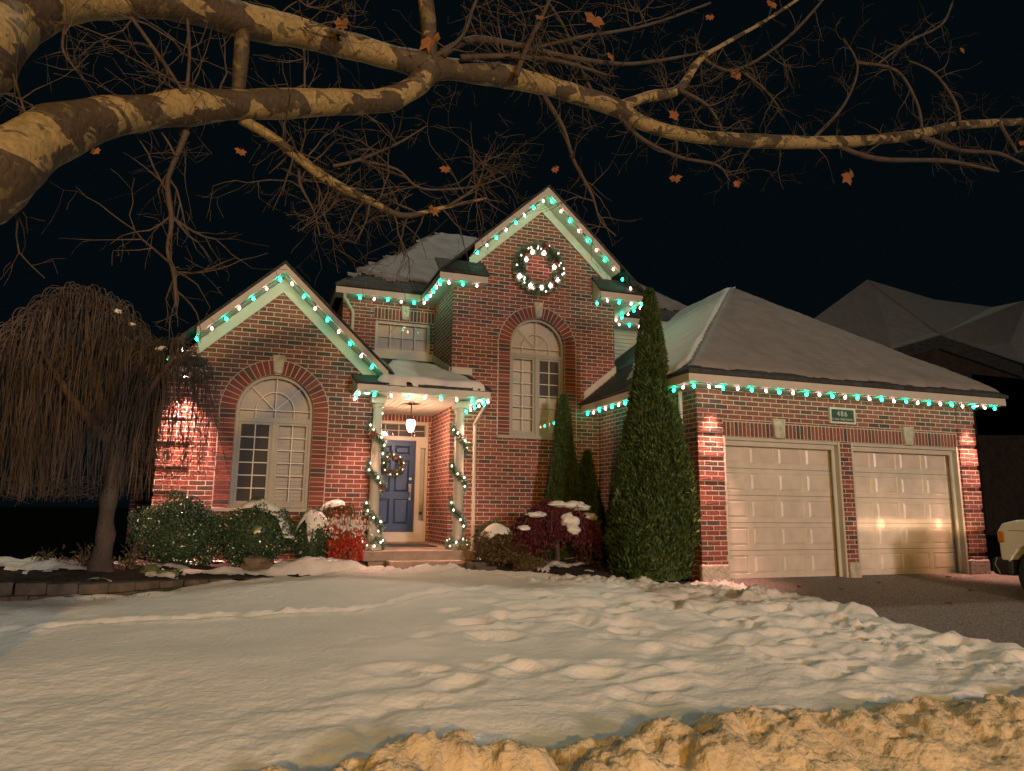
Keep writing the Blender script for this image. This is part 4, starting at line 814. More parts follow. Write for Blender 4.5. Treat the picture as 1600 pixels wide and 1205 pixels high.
bush('boxwood_shrub', 'glossy round boxwood at the left corner of the house, bare of snow', 'shrub', (-1.05, 11.15, -.42), .55, .40, .47, 'box', 13000, .030, .011, bg_)
bush('boxwood_shrub', 'glossy boxwood under the left window with a snow cap sliding off its right side', 'shrub', (-.05, 11.05, -.41), .48, .40, .46, 'box', 11000, .030, .011, bg_, snow=(.17, -.04, .62, .05))
bush('boxwood_shrub', 'small boxwood squeezed between the snow capped one and the red bush', 'shrub', (.76, 11.1, -.48), .27, .3, .38, 'box', 6000, .028, .010, bg_, snow=(.02, 0, .75, .05))
bush('dry_shrub', 'pale brown shrub against the brick behind the red bush', 'shrub', (1.15, 11.5, -.26), .34, .2, .34, 'yew', 2600, .035, .008, snow=(-.12, 0, .5, .04), density=.6)
# red leaved bush
t = bush('red_bush', 'bright red leaved bush with frosted tips left of the porch step', 'shrub', (1.22, 10.95, -.50), .28, .24, .36, 'redleaf', 1150, .06, .011, up=-.7, density=.9, jag=.45, spread=.5)
V = sprays(np.array([1.2, 10.9, -.25])+rng.normal(size=(330, 3))*[.16, .12, .07], np.zeros((330, 3)), .06, .011, -1.0, .35, 2); tri_soup('frosted_tips', V, M['snow'], t, 4)
b = MB()
for k in range(26):
    a = rng.uniform(0, 6.28); e = Vector((1.22+.34*math.cos(a)*rng.random(), 10.95+.25*math.sin(a), rng.uniform(-.25, .06))); b.tube([(1.22, 10.95, -1.0), (1.22+(e.x-1.22)*.5, 10.95, -.6), e], [.008, .006, .003], 4)
b.build('stems', M['yew'], t)
bush('clipped_yew', 'low brown clipped shrub under a thick snow cap right of the step', 'shrub', (3.62, 11.0, -.62), .38, .34, .29, 'yew', 3600, .038, .010, snow=(-.02, -.0, .68, .09), density=.5)
bush('low_shrub', 'low dark olive shrub at the edge of the bed left of the maple trunk', 'shrub', (3.98, 10.55, -.86), .24, .2, .14, 'yew', 2200, .03, .008)
bush('low_shrub', 'green yellow shrub top behind the snow capped clipped shrub', 'shrub', (3.75, 11.7, -.52), .30, .22, .30, 'cedar', 2500, .035, .009, stems=False)
bush('low_shrub', 'leafless tan shrub between the maple and the tall cedar', 'shrub', (5.15, 11.0, -.45), .35, .3, .36, 'yew', 1500, .05, .007, density=.9)
# weeping japanese maple with snow on its crown
mp = thing('weeping_maple', 'low dark red weeping maple with snow lying on its crown', 'maple', (4.55, 10.9, -.95)); mc = Vector((4.55, 10.85, -.22))
b = MB()
for q in range(9):
    a = q*.72; e = Vector((mc.x+.62*math.cos(a), mc.y+.45*math.sin(a), .0+.06*math.sin(q*2))); b.tube([(4.60, 10.85, -.98), (4.58, 10.85, -.55), (4.55+.2*math.cos(a), 10.85+.15*math.sin(a), -.16), e, e+Vector((.12*math.cos(a), .1*math.sin(a), -.35))], [.035, .03, .016, .009, .004], 6)
b.build('trunk', M['bark'], mp); n = 1500; a = rng.uniform(0, 6.28, n); q = rng.random(n)**.5
P0 = np.stack([mc.x+q*.80*np.cos(a), mc.y+q*.55*np.sin(a), .17-.58*q**1.8+.07*fbm(np.cos(a)*q*3, np.sin(a)*q*3, 0, 3)], 1); L_ = rng.uniform(.03, .40, n)*(.25+.75*q)*(.6+.5*(fbm(np.cos(a)*4, np.sin(a)*4, 0, 2, 5) > 0))
PP = np.concatenate([P0+np.stack([rng.normal(size=n)*.03, rng.normal(size=n)*.03, -L_*k/6], 1) for k in range(7)]); tri_soup('foliage', sprays(PP, np.zeros_like(PP), .055, .008, -1.1, .55, 2), M['maple'], mp, 4)
for i, (x, y, w_, h_, l_) in enumerate(((4.50, 10.62, .16, .05, 0), (4.80, 10.66, .24, .07, .0), (4.58, 10.42, .15, .09, 0), (4.12, 10.62, .18, .05, 0), (5.08, 10.7, .13, .06, 0), (4.62, 10.34, .11, .09, 0), (3.92, 10.6, .10, .04, 0))):
    qq = min(1, math.hypot((x-mc.x)/.8, (y-mc.y)/.55)); b = MB(); b.ball((x, y, +.19-.58*qq**1.8), 1, 3, (w_, w_*.8, h_), .45); b.build('snow_clump', M['snow'], mp, smooth=True)

# ------------------------------------------------------------------ planting bed on the left with its block edging
bp_px = [(-60, 952), (0, 944), (50, 943), (100, 941), (145, 938), (190, 934), (222, 929), (250, 925), (290, 920), (325, 917), (365, 914), (400, 911), (455, 909), (510, 908)]
EP = []
for px, py in bp_px:
    Yv = 9.3
    for k in range(12): p = atZ(px, py, gz(Yv)+.05); Yv = p.y
    EP.append(Vector((p.x, p.y, gz(p.y))))
top_px = [914, 911, 912, 914, 913, 912, 910, 909, 907, 906, 905, 905, 905, 905]; EH = [max(.05, atY(px, ty, p.y).z-p.z) for (px, _), ty, p in zip(bp_px, top_px, EP)]
ed = thing('garden_edging', 'low curved wall of dark concrete blocks edging the planting bed', 'garden wall', EP[3])
s = 0; cum = [0]
for a, c in zip(EP[:-1], EP[1:]): cum.append(cum[-1]+(c-a).length)
def edge_at(q): return Vector((np.interp(q, cum, [p.x for p in EP]), np.interp(q, cum, [p.y for p in EP]), np.interp(q, cum, [p.z for p in EP]))), float(np.interp(q, cum, EH))
q = 0; row = 0
while q < cum[-1]-.3:
    for lv in (0, 1):
        qa, qb = q+.15*lv, q+.15*lv+.285; pa, h = edge_at(qa); pb, _ = edge_at(qb); hh = h/2; nrm = Vector((-(pb-pa).y, (pb-pa).x, 0)).normalized(); z0 = (pa.z+pb.z)/2+hh*lv-.03*(1-lv); z1 = z0+hh-.004+.03*(1-lv)
        if h < .12 and lv: continue
        if h < .12: z1 = (pa.z+pb.z)/2+h
        bm = bmesh.new(); F4 = [pa+nrm*(.012*lv), pb+nrm*(.012*lv), pb+nrm*.22, pa+nrm*.22]; mid = (F4[0]+F4[1])/2-nrm*.028; ring = [F4[0], mid, F4[1], F4[2], F4[3]]
        v0 = [bm.verts.new((p.x, p.y, z0)) for p in ring]; v1 = [bm.verts.new((p.x, p.y, z1)) for p in ring]; bm.faces.new(v0); bm.faces.new(v1[::-1])
        for k in range(5): bm.faces.new((v0[k], v1[k], v1[(k+1) % 5], v0[(k+1) % 5]))
        bmesh.ops.recalc_face_normals(bm, faces=bm.faces); bmesh.ops.bevel(bm, geom=bm.edges[:], offset=.008, segments=1, affect='EDGES'); b = MB(); bm.verts.index_update(); b.add([v.co for v in bm.verts], [[v.index for v in f.verts] for f in bm.faces]); bm.free(); b.build('block', M['block'], ed)
    q += .293
X, Y = np.meshgrid(np.arange(-6, 1.9, .05), np.arange(8.5, 12.0, .05)); ex, ey, eh = [p.x for p in EP], [p.y for p in EP], EH
fy = np.interp(X, ex, ey)+.10; top = np.interp(X, ex, [p.z+h for p, h in zip(EP, EH)])-.03; Z = top+.03*fbm(X*3, Y*3, 0, 4)+.06*sm(0, 1.2, Y-fy)
tag(grid_mesh('planting_bed_soil', X, Y, Z, M['mulch'], keep=(Y > fy) & (X > -6)), kind='structure')
sn = fbm(X*1.8+3, Y*2.2, 0, 4, 9)*.5+2.3*np.exp(-(((X-.85)/.70)**2+((Y-10.72)/.34)**2)**1.5)+.8*np.exp(-((X+2.6)/.8)**2-((Y-10.6)/.5)**2)-.25+.5*np.exp(-((X+.3)/.35)**2-((Y-10.35)/.2)**2)
Zs = Z+.10*np.clip(sn, -.3, 2.0)+.015*fbm(X*9, Y*9, 0, 3)+.02
tag(grid_mesh('bed_snow', X, Y, Zs, M['snow'], keep=(Y > fy+.05) & (sn > -.05)), kind='stuff')
# right hand bed
X, Y = np.meshgrid(np.arange(3.25, 5.6, .05), np.arange(9.5, 12.66, .05)); bl = np.interp(X, [3.2, 3.6, 4.2, 4.8, 5.6], [10.9, 10.6, 10.2, 9.75, 9.5]); Z = base(Y)+.06*sm(0, .1, Y-bl)+.02*fbm(X*5, Y*5, 0, 3)
tag(grid_mesh('right_bed_soil', X, Y, Z, M['mulch'], keep=Y > bl), kind='structure')
sn = fbm(X*2.4, Y*2.4, 0, 4, 19)*.7+.9*np.exp(-((X-5.0)/.30)**2-((Y-10.15)/.22)**2)+.7*np.exp(-((X-4.35)/.4)**2-((Y-10.75)/.18)**2)-.35
tag(grid_mesh('right_bed_snow', X, Y, Z+.11*np.clip(sn, -.2, 1.3)+.012, M['snow'], keep=(Y > bl) & (sn > -.03)), kind='stuff')
def rock(c, r, sq, mt, label, name='boulder', cat='rock', g=None):
    b = MB(); b.ball(c, r, 4, sq, .35); o = b.build(name, M[mt], smooth=True); return tag(o, label, cat, g)
p = atY(400, 884, 10.65); rock(p, .17, (1.15, .9, .85), 'rock', 'rounded brown boulder in the bed under the left window')
rock(atY(234, 893, 10.2), .10, (1.0, 1, .9), 'moss', 'larger mossy green stone on the bed right of the weeping trunk', 'mossy_stone', 'stone', 'mossy stones in the bed')
rock(atY(255, 897, 10.1), .09, (1.5, 1, .6), 'moss', 'flat mossy stone next to the larger green one', 'mossy_stone', 'stone', 'mossy stones in the bed')
rock(atY(272, 897, 10.1), .07, (.8, 1, .9), 'moss', 'smallest mossy stone, rightmost of the three green ones', 'mossy_stone', 'stone', 'mossy stones in the bed')
for i, (px, py, lb) in enumerate(((742, 885, 'flat grey stepping stone at the right end of the step'), (758, 890, 'dark edging stone under the snow capped clipped shrub'))):
    Yv = 10.9-.2*i; p = atY(px, py, Yv); b = MB(); b.bev((p.x-.16, Yv-.1, gz(Yv)-.05), (p.x+.16, Yv+.1, gz(Yv)+.12-.03*i), .02); tag(b.build('edging_stone', M['block']), lb, 'stone')
# grass showing along the foot of the edging
G = []
for k in range(2600):
    q = rng.uniform(.6, cum[-1]-1.2); p, h = edge_at(q); t0 = q/cum[-1]; d_ = rng.random()**1.5*.28*math.sin(math.pi*min(1, t0*1.15))+.02; G.append((p.x+rng.normal()*.03, p.y-d_, gz(p.y-d_)+.0))
tag(tri_soup('grass', sprays(np.array(G)+[0, 0, .015], np.zeros((len(G), 3)), .07, .006, 1, .6, 2), M['grass'], None, 4), 'green grass showing at the foot of the block edging', 'grass', kind='stuff')
# dry plants beside the trunk
for i, (px, py, s_, lb) in enumerate(((205, 860, .30, 'dry brown perennial right of the weeping trunk'), (130, 870, .26, 'dark withered perennial left of the weeping trunk'), (70, 888, .20, 'small leafy perennial at the far left of the bed'))):
    c = atY(px, 893, 10.4); t = thing('withered_plant', lb, 'plant', (c.x, 10.4, -.82), 'withered plants in the left bed'); b = MB()
    for k in range(16): a = rng.uniform(0, 6.28); e = Vector((c.x+s_*.5*math.cos(a), 10.4+s_*.4*math.sin(a), -.82+s_*rng.uniform(.5, 1.5))); b.tube([(c.x, 10.4, -.86), (c.x+(e.x-c.x)*.3, 10.4, -.82+(e.z+.82)*.7), e], [.006, .005, .002], 4)
    b.build('stems', M['strand'], t); P = np.array([c.x, 10.4, -.72])+rng.normal(size=(160, 3))*[s_*.35, s_*.3, s_*.35]; P[:, 2] = np.maximum(P[:, 2], -.8); tri_soup('leaves', sprays(P, np.zeros_like(P), .09, .012, -.2, .8, 1), M['yew'], t, 4)
# fallen leaves
for k in range(9):
    x, y = ((7.4, 8.6), (7.9, 8.3), (9.9, 7.9), (10.8, 9.0), (8.6, 7.2), (10.2, 7.0), (9.0, 8.7), (3.2, 11.05), (3.0, 10.98))[k]; a = rng.uniform(0, 6.28); z = gz(y)+.022; b = MB(); n = 9
    V = [(x+(.05 if i % 2 else .028)*math.cos(a+i*6.28/n), y+(.05 if i % 2 else .028)*math.sin(a+i*6.28/n), z+.012*(i % 3)) for i in range(n)]; b.add(V+[(x, y, z+.004)], [(i, (i+1) % n, n) for i in range(n)])
    tag(b.build('fallen_leaf', M['deadleaf']), ('small brown leaf on the driveway before the left garage door, nearest the snow', 'small brown leaf on the driveway a step from the lawn edge, below the left door', 'brown leaf on the driveway in front of the right garage door', 'brown leaf lying close to the foot of the right garage door', 'brown leaf on the driveway farthest from the garage on the lawn side', 'brown leaf on the driveway nearest the parked truck', 'brown leaf close to the left garage door beside the brick divider', 'reddish leaf on the walk at the right end of the porch step', 'second leaf on the walk just in front of the porch step')[k], 'leaf', 'fallen leaves on driveway and walk')

# ------------------------------------------------------------------ weeping tree on the left
wt = thing('weeping_tree', 'bare weeping tree with hanging brown strands in the left bed', 'tree', (-1.80, 10.2, -.85)); TY = 10.2; k_ = TY/9.4
def tp(px, py, dy=0): return atY(px, py, TY+dy)
b = MB(); P = [tp(155, 905), tp(160, 870), tp(168, 800), tp(178, 720), tp(186, 660)]; P2, R2 = [], []
for i in range(4):
    for t in (0, .25, .5, .75): P2.append(P[i].lerp(P[i+1], t)+Vector((.012*math.sin(i*5+t*7), 0, 0))); R2.append(([.19, .115, .098, .105, .085][i]*(1-t)+[.19, .115, .098, .105, .085][i+1]*t)*(1+.10*math.sin(i*9+t*11)))
b.tube(P2, R2, 12)
b.tube([tp(180, 710), tp(160, 640), tp(140, 560, -.1), tp(135, 480, -.1)], [.10, .08, .05, .02], 8); b.tube([tp(183, 690), tp(215, 610, .1), tp(255, 545, .1), tp(290, 525, 0)], [.09, .07, .045, .02], 8)
b.tube([tp(178, 700), tp(110, 620, -.4), tp(60, 540, -.5)], [.08, .05, .02], 7); b.tube([tp(180, 690), tp(170, 590, .5), tp(200, 500, .6)], [.08, .05, .02], 7); b.tube([tp(186, 680), tp(240, 600, -.5), tp(270, 560, -.6)], [.07, .04, .02], 7)
V = np.array(b.v); 
b.build('trunk', M['bark'], wt, smooth=True)
b = MB(); nst = 1500
def dome(px, w, zt, zlow, n, dyr, skirt):
    c = tp(px, 600)
    for k in range(n):
        a = rng.uniform(0, 6.28); q = math.sqrt(rng.random()); x = c.x+q*w*math.cos(a); y = TY+q*dyr*math.sin(a); z = zt-(zt-zlow)*q**2.4*.55+rng.normal()*.06
        if float(fbm(x*3.2, y*3.2, px, 2, 91)) > .28: continue
        bot = skirt(x, y)+rng.uniform(-.05, 1.0)**2*1.3*rng.choice([.3, 1, 1.2]); 
        if bot > z-.3: continue
        out = Vector((math.cos(a), math.sin(a), 0))*rng.uniform(.06, .22); s0 = Vector((x, y, z))-out*1.6+Vector((0, 0, -.05)); ar = Vector((x, y, z+rng.uniform(.02, .14)))-out*.4
        P = [s0, s0.lerp(ar, .5)+Vector((0, 0, .05)), s0.lerp(ar, .8)+Vector((0, 0, .045)), ar, ar+out*.30+Vector((0, 0, -.012)), ar+out*.55+Vector((0, 0, -.05)), ar+out*.72+Vector((0, 0, -.11))]; zz = P[-1].z; cur = P[-1].copy(); m_ = 6; sw = rng.normal(size=2)*.02
        for i in range(m_):
            cur = cur+Vector((sw[0]+rng.normal()*.02+out.x*.10*(1 if i < 2 else .2), sw[1]+rng.normal()*.02+out.y*.08, -(zz-bot)/m_)); P.append(cur.copy())
        b.tube(P, [w_*rng.uniform(.7, 1.5) if False else w_ for w_ in np.array([.0070, .0068, .0066, .0064, .0062, .006, .0055, .0050, .0048, .0044, .004, .0035, .0025])*rng.uniform(.6, 1.45)], 3, cap=False)
zb_ = lambda py: tp(100, py).z
dome(118, .98, zb_(462), zb_(640), 620, .85, lambda x, y: zb_(775)+.05*math.sin(x*5)); dome(262, .55, zb_(528), zb_(640), 360, .65, lambda x, y: zb_(745)+.25*abs(x+.75))
dome(40, .75, zb_(520), zb_(680), 260, .8, lambda x, y: zb_(785))
b.build('hanging_strands', M['strand'], wt)
b = MB()
for k in range(240):      # broken twigs fringing the foot of the crown
    a0 = tp(rng.uniform(0, 155), rng.uniform(742, 775), rng.uniform(-.5, .5)); e = a0+Vector((rng.normal()*.12, rng.normal()*.05, -rng.uniform(.03, .14))); b.tube([a0, (a0+e)/2+Vector((0, 0, .01)), e], [.005, .004, .002], 3, cap=False)
for k in range(140):
    a0 = tp(rng.uniform(200, 325), rng.uniform(680, 745), rng.uniform(-.5, .5)); e = a0+Vector((rng.normal()*.10, rng.normal()*.05, -rng.uniform(.02, .13))); b.tube([a0, (a0+e)/2, e], [.005, .004, .002], 3, cap=False)
b.build('twig_fringe', M['strand'], wt)
b = MB()
for px, py, w_ in ((184, 488, .05), (206, 508, .045), (250, 545, .07), (268, 560, .08), (283, 578, .07)): b.ball(tp(px, py-1, -.30), w_*.75, 3, (1.0, .7, .55), .8)
b.build('snow_clump', M['snow'], wt, smooth=True)

# ------------------------------------------------------------------ plane tree overhanging the lawn
pt_ = thing('plane_tree', 'plane tree with mottled flaking bark reaching over the lawn from the left', 'tree', (-2.0, 2.7, -1.5))
def limb(pts, name='limb', n=14, mt='plane', seg=7):       # pts: (px, py, Y, width px)
    P = [atY(a, c, Y) for a, c, Y, w in pts]; Rr = [w/2/F_PX*p.length*.98 for (a, c, Y, w), p in zip(pts, P)]
    Q, RR = [], []
    for i in range(len(P)-1):
        p0, p1, p2, p3 = P[max(i-1, 0)], P[i], P[i+1], P[min(i+2, len(P)-1)]
        for k in range(seg):
            t = k/seg; Q.append(.5*((2*p1)+(p2-p0)*t+(2*p0-5*p1+4*p2-p3)*t*t+(3*p1-p0-3*p2+p3)*t**3)); RR.append(Rr[i]+(Rr[i+1]-Rr[i])*t)
    Q.append(P[-1]); RR.append(Rr[-1])
    b = MB(); b.tube(Q, RR, n)
    V = np.array(b.v); big = max(RR); f = 1+0*V[:, 0]
    cen = np.repeat(np.array([tuple(q) for q in Q]), n, 0); V = cen+(V-cen)*(1+.13*fbm(V[:, 0]*5, V[:, 1]*5, V[:, 2]*5, 4))[:, None]; b.v = [tuple(v) for v in V]
    b.build(name, M[mt], pt_, smooth=True); return Q, RR
tr = MB(); tr.tube([(-2.15, 2.5, -1.6), (-2.1, 2.5, -1.2), (-2.0, 2.52, -.3), (-1.85, 2.55, .5), (-1.70, 2.6, .95)], [.42, .34, .30, .27, .22], 16); tr.tube([(-1.9, 2.53, .3), (-1.75, 2.5, 1.2), (-1.45, 2.55, 1.75)], [.24, .19, .15], 14); tr.build('trunk', M['plane'], pt_, smooth=True)
L1 = limb([(-190, 355, 2.55, 108), (-75, 308, 2.7, 100), (0, 262, 2.8, 90), (50, 228, 2.9, 79), (115, 195, 3.05, 62), (200, 178, 3.2, 47), (290, 168, 3.4, 46), (400, 163, 3.6, 42), (520, 160, 3.8, 36), (600, 157, 3.95, 33), (645, 138, 4.0, 32), (668, 108, 4.05, 40)])
L2 = limb([(-120, 200, 2.7, 100), (-40, 85, 2.9, 88), (20, 22, 3.1, 74), (90, 0, 3.2, 60), (160, -4, 3.3, 52), (260, 2, 3.4, 44), (370, 30, 3.6, 44), (480, 55, 3.8, 40), (580, 82, 3.95, 34), (668, 105, 4.05, 36)])
L3 = limb([(664, 106, 4.05, 36), (740, 112, 4.15, 32), (830, 128, 4.3, 30), (900, 148, 4.4, 27), (962, 168, 4.5, 26), (1000, 190, 4.55, 20), (1050, 207, 4.6, 18), (1130, 217, 4.75, 20), (1220, 222, 4.9, 19), (1320, 222, 5.0, 16), (1420, 212, 5.15, 13), (1500, 196, 5.3, 11), (1610, 190, 5.5, 8)])
L4 = limb([(966, 168, 4.5, 18), (1010, 152, 4.5, 16), (1060, 140, 4.55, 13), (1092, 95, 4.6, 9), (1130, 70, 4.6, 6), (1200, 30, 4.7, 4), (1290, -30, 4.8, 3)])
L5 = limb([(376, 186, 3.6, 16), (430, 218, 3.6, 15), (480, 258, 3.65, 15), (518, 285, 3.7, 14), (580, 315, 3.8, 11), (630, 337, 3.85, 9), (690, 325, 3.9, 6), (760, 310, 4.0, 3)])
L6 = limb([(292, 205, 3.4, 9), (278, 240, 3.4, 8), (262, 285, 3.4, 7), (268, 345, 3.4, 7), (262, 390, 3.4, 6), (272, 430, 3.4, 6), (275, 480, 3.4, 3)], n=8, mt='twig')
L7 = limb([(668, 100, 4.05, 24), (670, 50, 4.0, 22), (664, -10, 4.0, 20)])
L8 = limb([(380, 28, 3.6, 18), (377, 80, 3.6, 20), (372, 145, 3.6, 18)])
more = [[(850, 150, 4.3, 9), (880, 200, 4.3, 7), (896, 250, 4.3, 6), (925, 305, 4.3, 5), (938, 345, 4.3, 3), (962, 368, 4.3, 2)], [(965, 178, 4.5, 9), (1000, 215, 4.5, 6), (1060, 245, 4.5, 5), (1120, 258, 4.5, 4), (1140, 283, 4.5, 2)],
        [(690, 85, 4.0, 14), (740, 62, 4.1, 12), (820, 74, 4.2, 10), (900, 92, 4.3, 8), (990, 100, 4.4, 5), (1090, 84, 4.5, 3)], [(720, 90, 4.0, 10), (790, 88, 4.1, 8), (870, 95, 4.2, 7), (950, 118, 4.3, 4)], [(806, 118, 4.1, 9), (825, 70, 4.1, 8), (850, 20, 4.1, 6), (870, -30, 4.1, 5)],
        [(1295, 222, 5, 7), (1370, 248, 5, 7), (1480, 252, 5.1, 6), (1560, 268, 5.1, 3)], [(1270, 218, 5, 5), (1318, 165, 5, 4), (1340, 105, 5, 3), (1318, 60, 5, 2)], [(1338, 98, 5, 4), (1400, 110, 5, 4), (1432, 160, 5, 4), (1440, 200, 5, 4)], [(1372, 100, 5, 3), (1420, 65, 5, 3), (1470, 40, 5, 3), (1488, 5, 5, 2)],
        [(1500, 196, 5.2, 5), (1492, 160, 5.2, 4), (1460, 115, 5.2, 3), (1420, 95, 5.2, 2)], [(1060, 140, 4.5, 7), (1105, 165, 4.5, 5), (1130, 205, 4.5, 3)], [(1095, 90, 4.6, 6), (1150, 110, 4.6, 4), (1230, 60, 4.7, 4), (1290, -5, 4.8, 3)], [(1160, 112, 4.6, 4), (1195, 140, 4.6, 3), (1222, 175, 4.7, 2)],
        [(200, 20, 3.3, 5), (250, 90, 3.3, 5), (288, 146, 3.3, 4)], [(293, 30, 3.4, 4), (296, 90, 3.4, 4), (290, 160, 3.4, 5)], [(102, 30, 3.2, 4), (98, 75, 3.2, 3), (108, 95, 3.2, 3), (122, 112, 3.2, 2)], [(476, 60, 3.8, 3), (476, 145, 3.8, 3)], [(520, 260, 3.7, 5), (560, 250, 3.7, 5), (620, 225, 3.8, 4), (668, 196, 3.8, 2)],
        [(560, 250, 3.8, 5), (620, 265, 3.8, 4), (660, 295, 3.8, 4), (740, 292, 3.9, 3), (790, 275, 3.9, 2)], [(470, 250, 3.7, 6), (468, 285, 3.7, 5), (490, 330, 3.7, 3), (500, 370, 3.7, 2)], [(578, 315, 3.8, 4), (572, 345, 3.8, 3), (555, 380, 3.8, 2)], [(540, 300, 3.8, 4), (505, 335, 3.8, 3), (465, 362, 3.8, 2)], [(700, 322, 3.9, 4), (745, 290, 3.9, 4), (760, 240, 3.9, 2)], [(20, 115, 2.9, 3), (40, 180, 2.9, 3)], [(1440, 214, 5, 8), (1500, 235, 5.1, 6), (1560, 240, 5.1, 5), (1610, 262, 5.1, 3)], [(1560, 190, 5.3, 5), (1575, 215, 5.3, 4), (1590, 240, 5.3, 3)], [(770, 105, 4.1, 6), (805, 85, 4.2, 6), (900, 60, 4.3, 5), (1010, 40, 4.4, 4), (1110, 5, 4.5, 3)], [(668, 95, 4, 8), (720, 60, 4, 6), (740, 10, 4, 5), (760, -30, 4, 4)], [(930, 155, 4.4, 6), (905, 100, 4.4, 5), (880, 40, 4.4, 4), (840, -20, 4.4, 3)]]
TW = [(L6, .3)]
for q in more: TW.append((limb(q, n=6, mt='twig', seg=5), 0))
tb = MB(); tips = []
def grow(p, d, L, r, depth):
    P = [p.copy()]; Rr = [r]; n = max(3, int(L/.055)); st = L/n
    for i in range(n):
        d = (d+Vector(rng.normal(size=3))*.20+Vector((0, 0, -.01))).normalized(); p = p+d*st; P.append(p.copy()); Rr.append(max(.0011, r*(1-.75*(i+1)/n)))
        if depth > 0 and rng.random() < .50: e = (d+Vector(rng.normal(size=3))*.9).normalized(); grow(p, e, L*rng.uniform(.3, .65), Rr[-1]*.75, depth-1)
    tb.tube(P, Rr, 4 if r > .004 else 3, cap=False); tips.append(p)
for (Q, RR), wgt, cnt, up in [(L1, 1, 9, 0), (L2, 1, 11, .2), (L3, 1, 52, .25), (L4, 1, 20, .3), (L5, 1, 28, .0), (L6, 1, 11, -.2)]+[((q[0][0], q[0][1]), 1, 10, .1) for q in TW[1:]]:
    for k in range(cnt):
        i = rng.integers(len(Q)//6, len(Q)); d = Vector(rng.normal(size=3)); d.y *= .7; d.z += up; d.normalize(); grow(Q[i], d, rng.uniform(.15, .50), min(.006, RR[i]*.6), 2)
for px, py, Y_ in ((740, 268, 3.9), (755, 280, 4.0), (1180, 120, 4.6), (1225, 95, 4.7), (275, 425, 3.4), (480, 10, 3.7), (860, 60, 4.2), (820, 40, 4.2), (1390, 110, 5), (1500, 180, 5.3), (540, 20, 3.8), (440, 20, 3.7), (930, 40, 4.3), (1000, 20, 4.4)):
    for k in range(6): d = Vector(rng.normal(size=3)); d.y *= .6; grow(atY(px, py, Y_), d.normalized(), rng.uniform(.2, .45), .0045, 2)
tb.build('twigs', M['twig'], pt_)
def leaf(c, s, parent):
    b = MB(); n = 15; a0 = rng.uniform(-.5, .5); ax = Vector((math.cos(a0), rng.uniform(-.3, .3), math.sin(a0))).normalized(); dn = Vector((rng.uniform(-.2, .2), rng.uniform(-.4, .1), -1)).normalized(); nr = ax.cross(dn).normalized()
    V = [c]; prof = [.25, .75, .55, .95, .65, 1.0, .7, 1.15, .7, 1.0, .65, .95, .55, .75, .25]
    for i in range(n): a = math.pi*(-.42+i/(n-1)*2*.92)+math.pi*.0; rr_ = s*prof[i]*rng.uniform(.85, 1.1); th = -math.pi*.92+2*math.pi*.92*i/(n-1); V.append(c+(dn*math.cos(th)+ax*math.sin(th))*rr_+nr*s*(.30*abs(math.sin(th*1.5))+rng.uniform(-.06, .06)))
    b.add(V, [(0, i, i+1) for i in range(1, n)]); b.tube([c-dn*s*.15, c-dn*s*.7+ax*s*.1], s*.02, 4); b.build('dead_leaf', M['deadleaf'], parent)
for px, py, s_, Y_ in ((1328, 280, 21, 4.95), (1153, 288, 11, 4.5), (1056, 280, 12, 4.5), (1055, 181, 14, 4.5), (930, 33, 20, 4.3), (1150, 118, 14, 4.6), (675, 68, 22, 3.98), (376, 237, 9, 3.5), (697, 265, 11, 3.8), (868, 265, 8, 4.3), (1505, 80, 9, 5.2), (1207, 8, 12, 4.6), (678, 330, 10, 3.85), (1598, 225, 12, 5.4), (955, 90, 10, 4.3), (1110, 28, 10, 4.5), (148, 236, 8, 3.1), (535, 38, 14, 3.7), (843, 28, 8, 4.1)): leaf(atY(px, py-s_*.3, Y_-.03), s_*.95/F_PX*Y_*1.2, pt_)

# ------------------------------------------------------------------ parked truck nosing toward the garage
tk = thing('parked_truck', 'white four wheel drive with amber marker light parked on the driveway at the right edge', 'car', (10.5, 5.4, gz(5.4)))
g0 = -1.22; TX0, TX1 = 9.97, 11.67
paint = mat('white_paint', (.74, .78, .74), .35, coat=.5); rubber = mat('tyre_rubber', (.018, .018, .018), .85, .5, 60); amber = mat('amber_lens', (.55, .16, .01), .25); tglass = mat('car_glass', (.02, .025, .03), .08)
# lower body side profile in YZ (nose at high Y), with wheel openings
def arch_pts(cy, r, z): return [(cy+r*math.cos(a), z+r*math.sin(a)) for a in np.linspace(0, math.pi, 12)]
wf, wb, wz, wr_ = 6.90, 4.05, g0+.37, .46
prof = [(7.40, g0+.52), (7.46, g0+.62), (7.47, g0+.98), (7.40, g0+1.08), (7.2, g0+1.13), (6.2, g0+1.18), (6.1, g0+1.19), (3.0, g0+1.12), (2.75, g0+1.05), (2.72, g0+.5)]+[(y, z) for y, z in arch_pts(wb, wr_, wz+.02)[::-1]]+[(y, z) for y, z in arch_pts(wf, wr_, wz+.02)[::-1]]
b = MB(); bm = bmesh.new(); V0 = [bm.verts.new((TX0, y, z)) for y, z in prof]; V1 = [bm.verts.new((TX1, y, z)) for y, z in prof]; bm.faces.new(V0); bm.faces.new(V1[::-1])
for i in range(len(prof)): bm.faces.new((V0[i], V1[i], V1[(i+1) % len(prof)], V0[(i+1) % len(prof)]))
bmesh.ops.recalc_face_normals(bm, faces=bm.faces)
es = [e for e in bm.edges if abs(e.verts[0].co.z-e.verts[1].co.z) > .2 and e.verts[0].co.y > 7.3 or min(v.co.z for v in e.verts) > g0+.9 and not (abs(e.verts[0].co.x-e.verts[1].co.x) > .5 and e.verts[0].co.y < 7)]
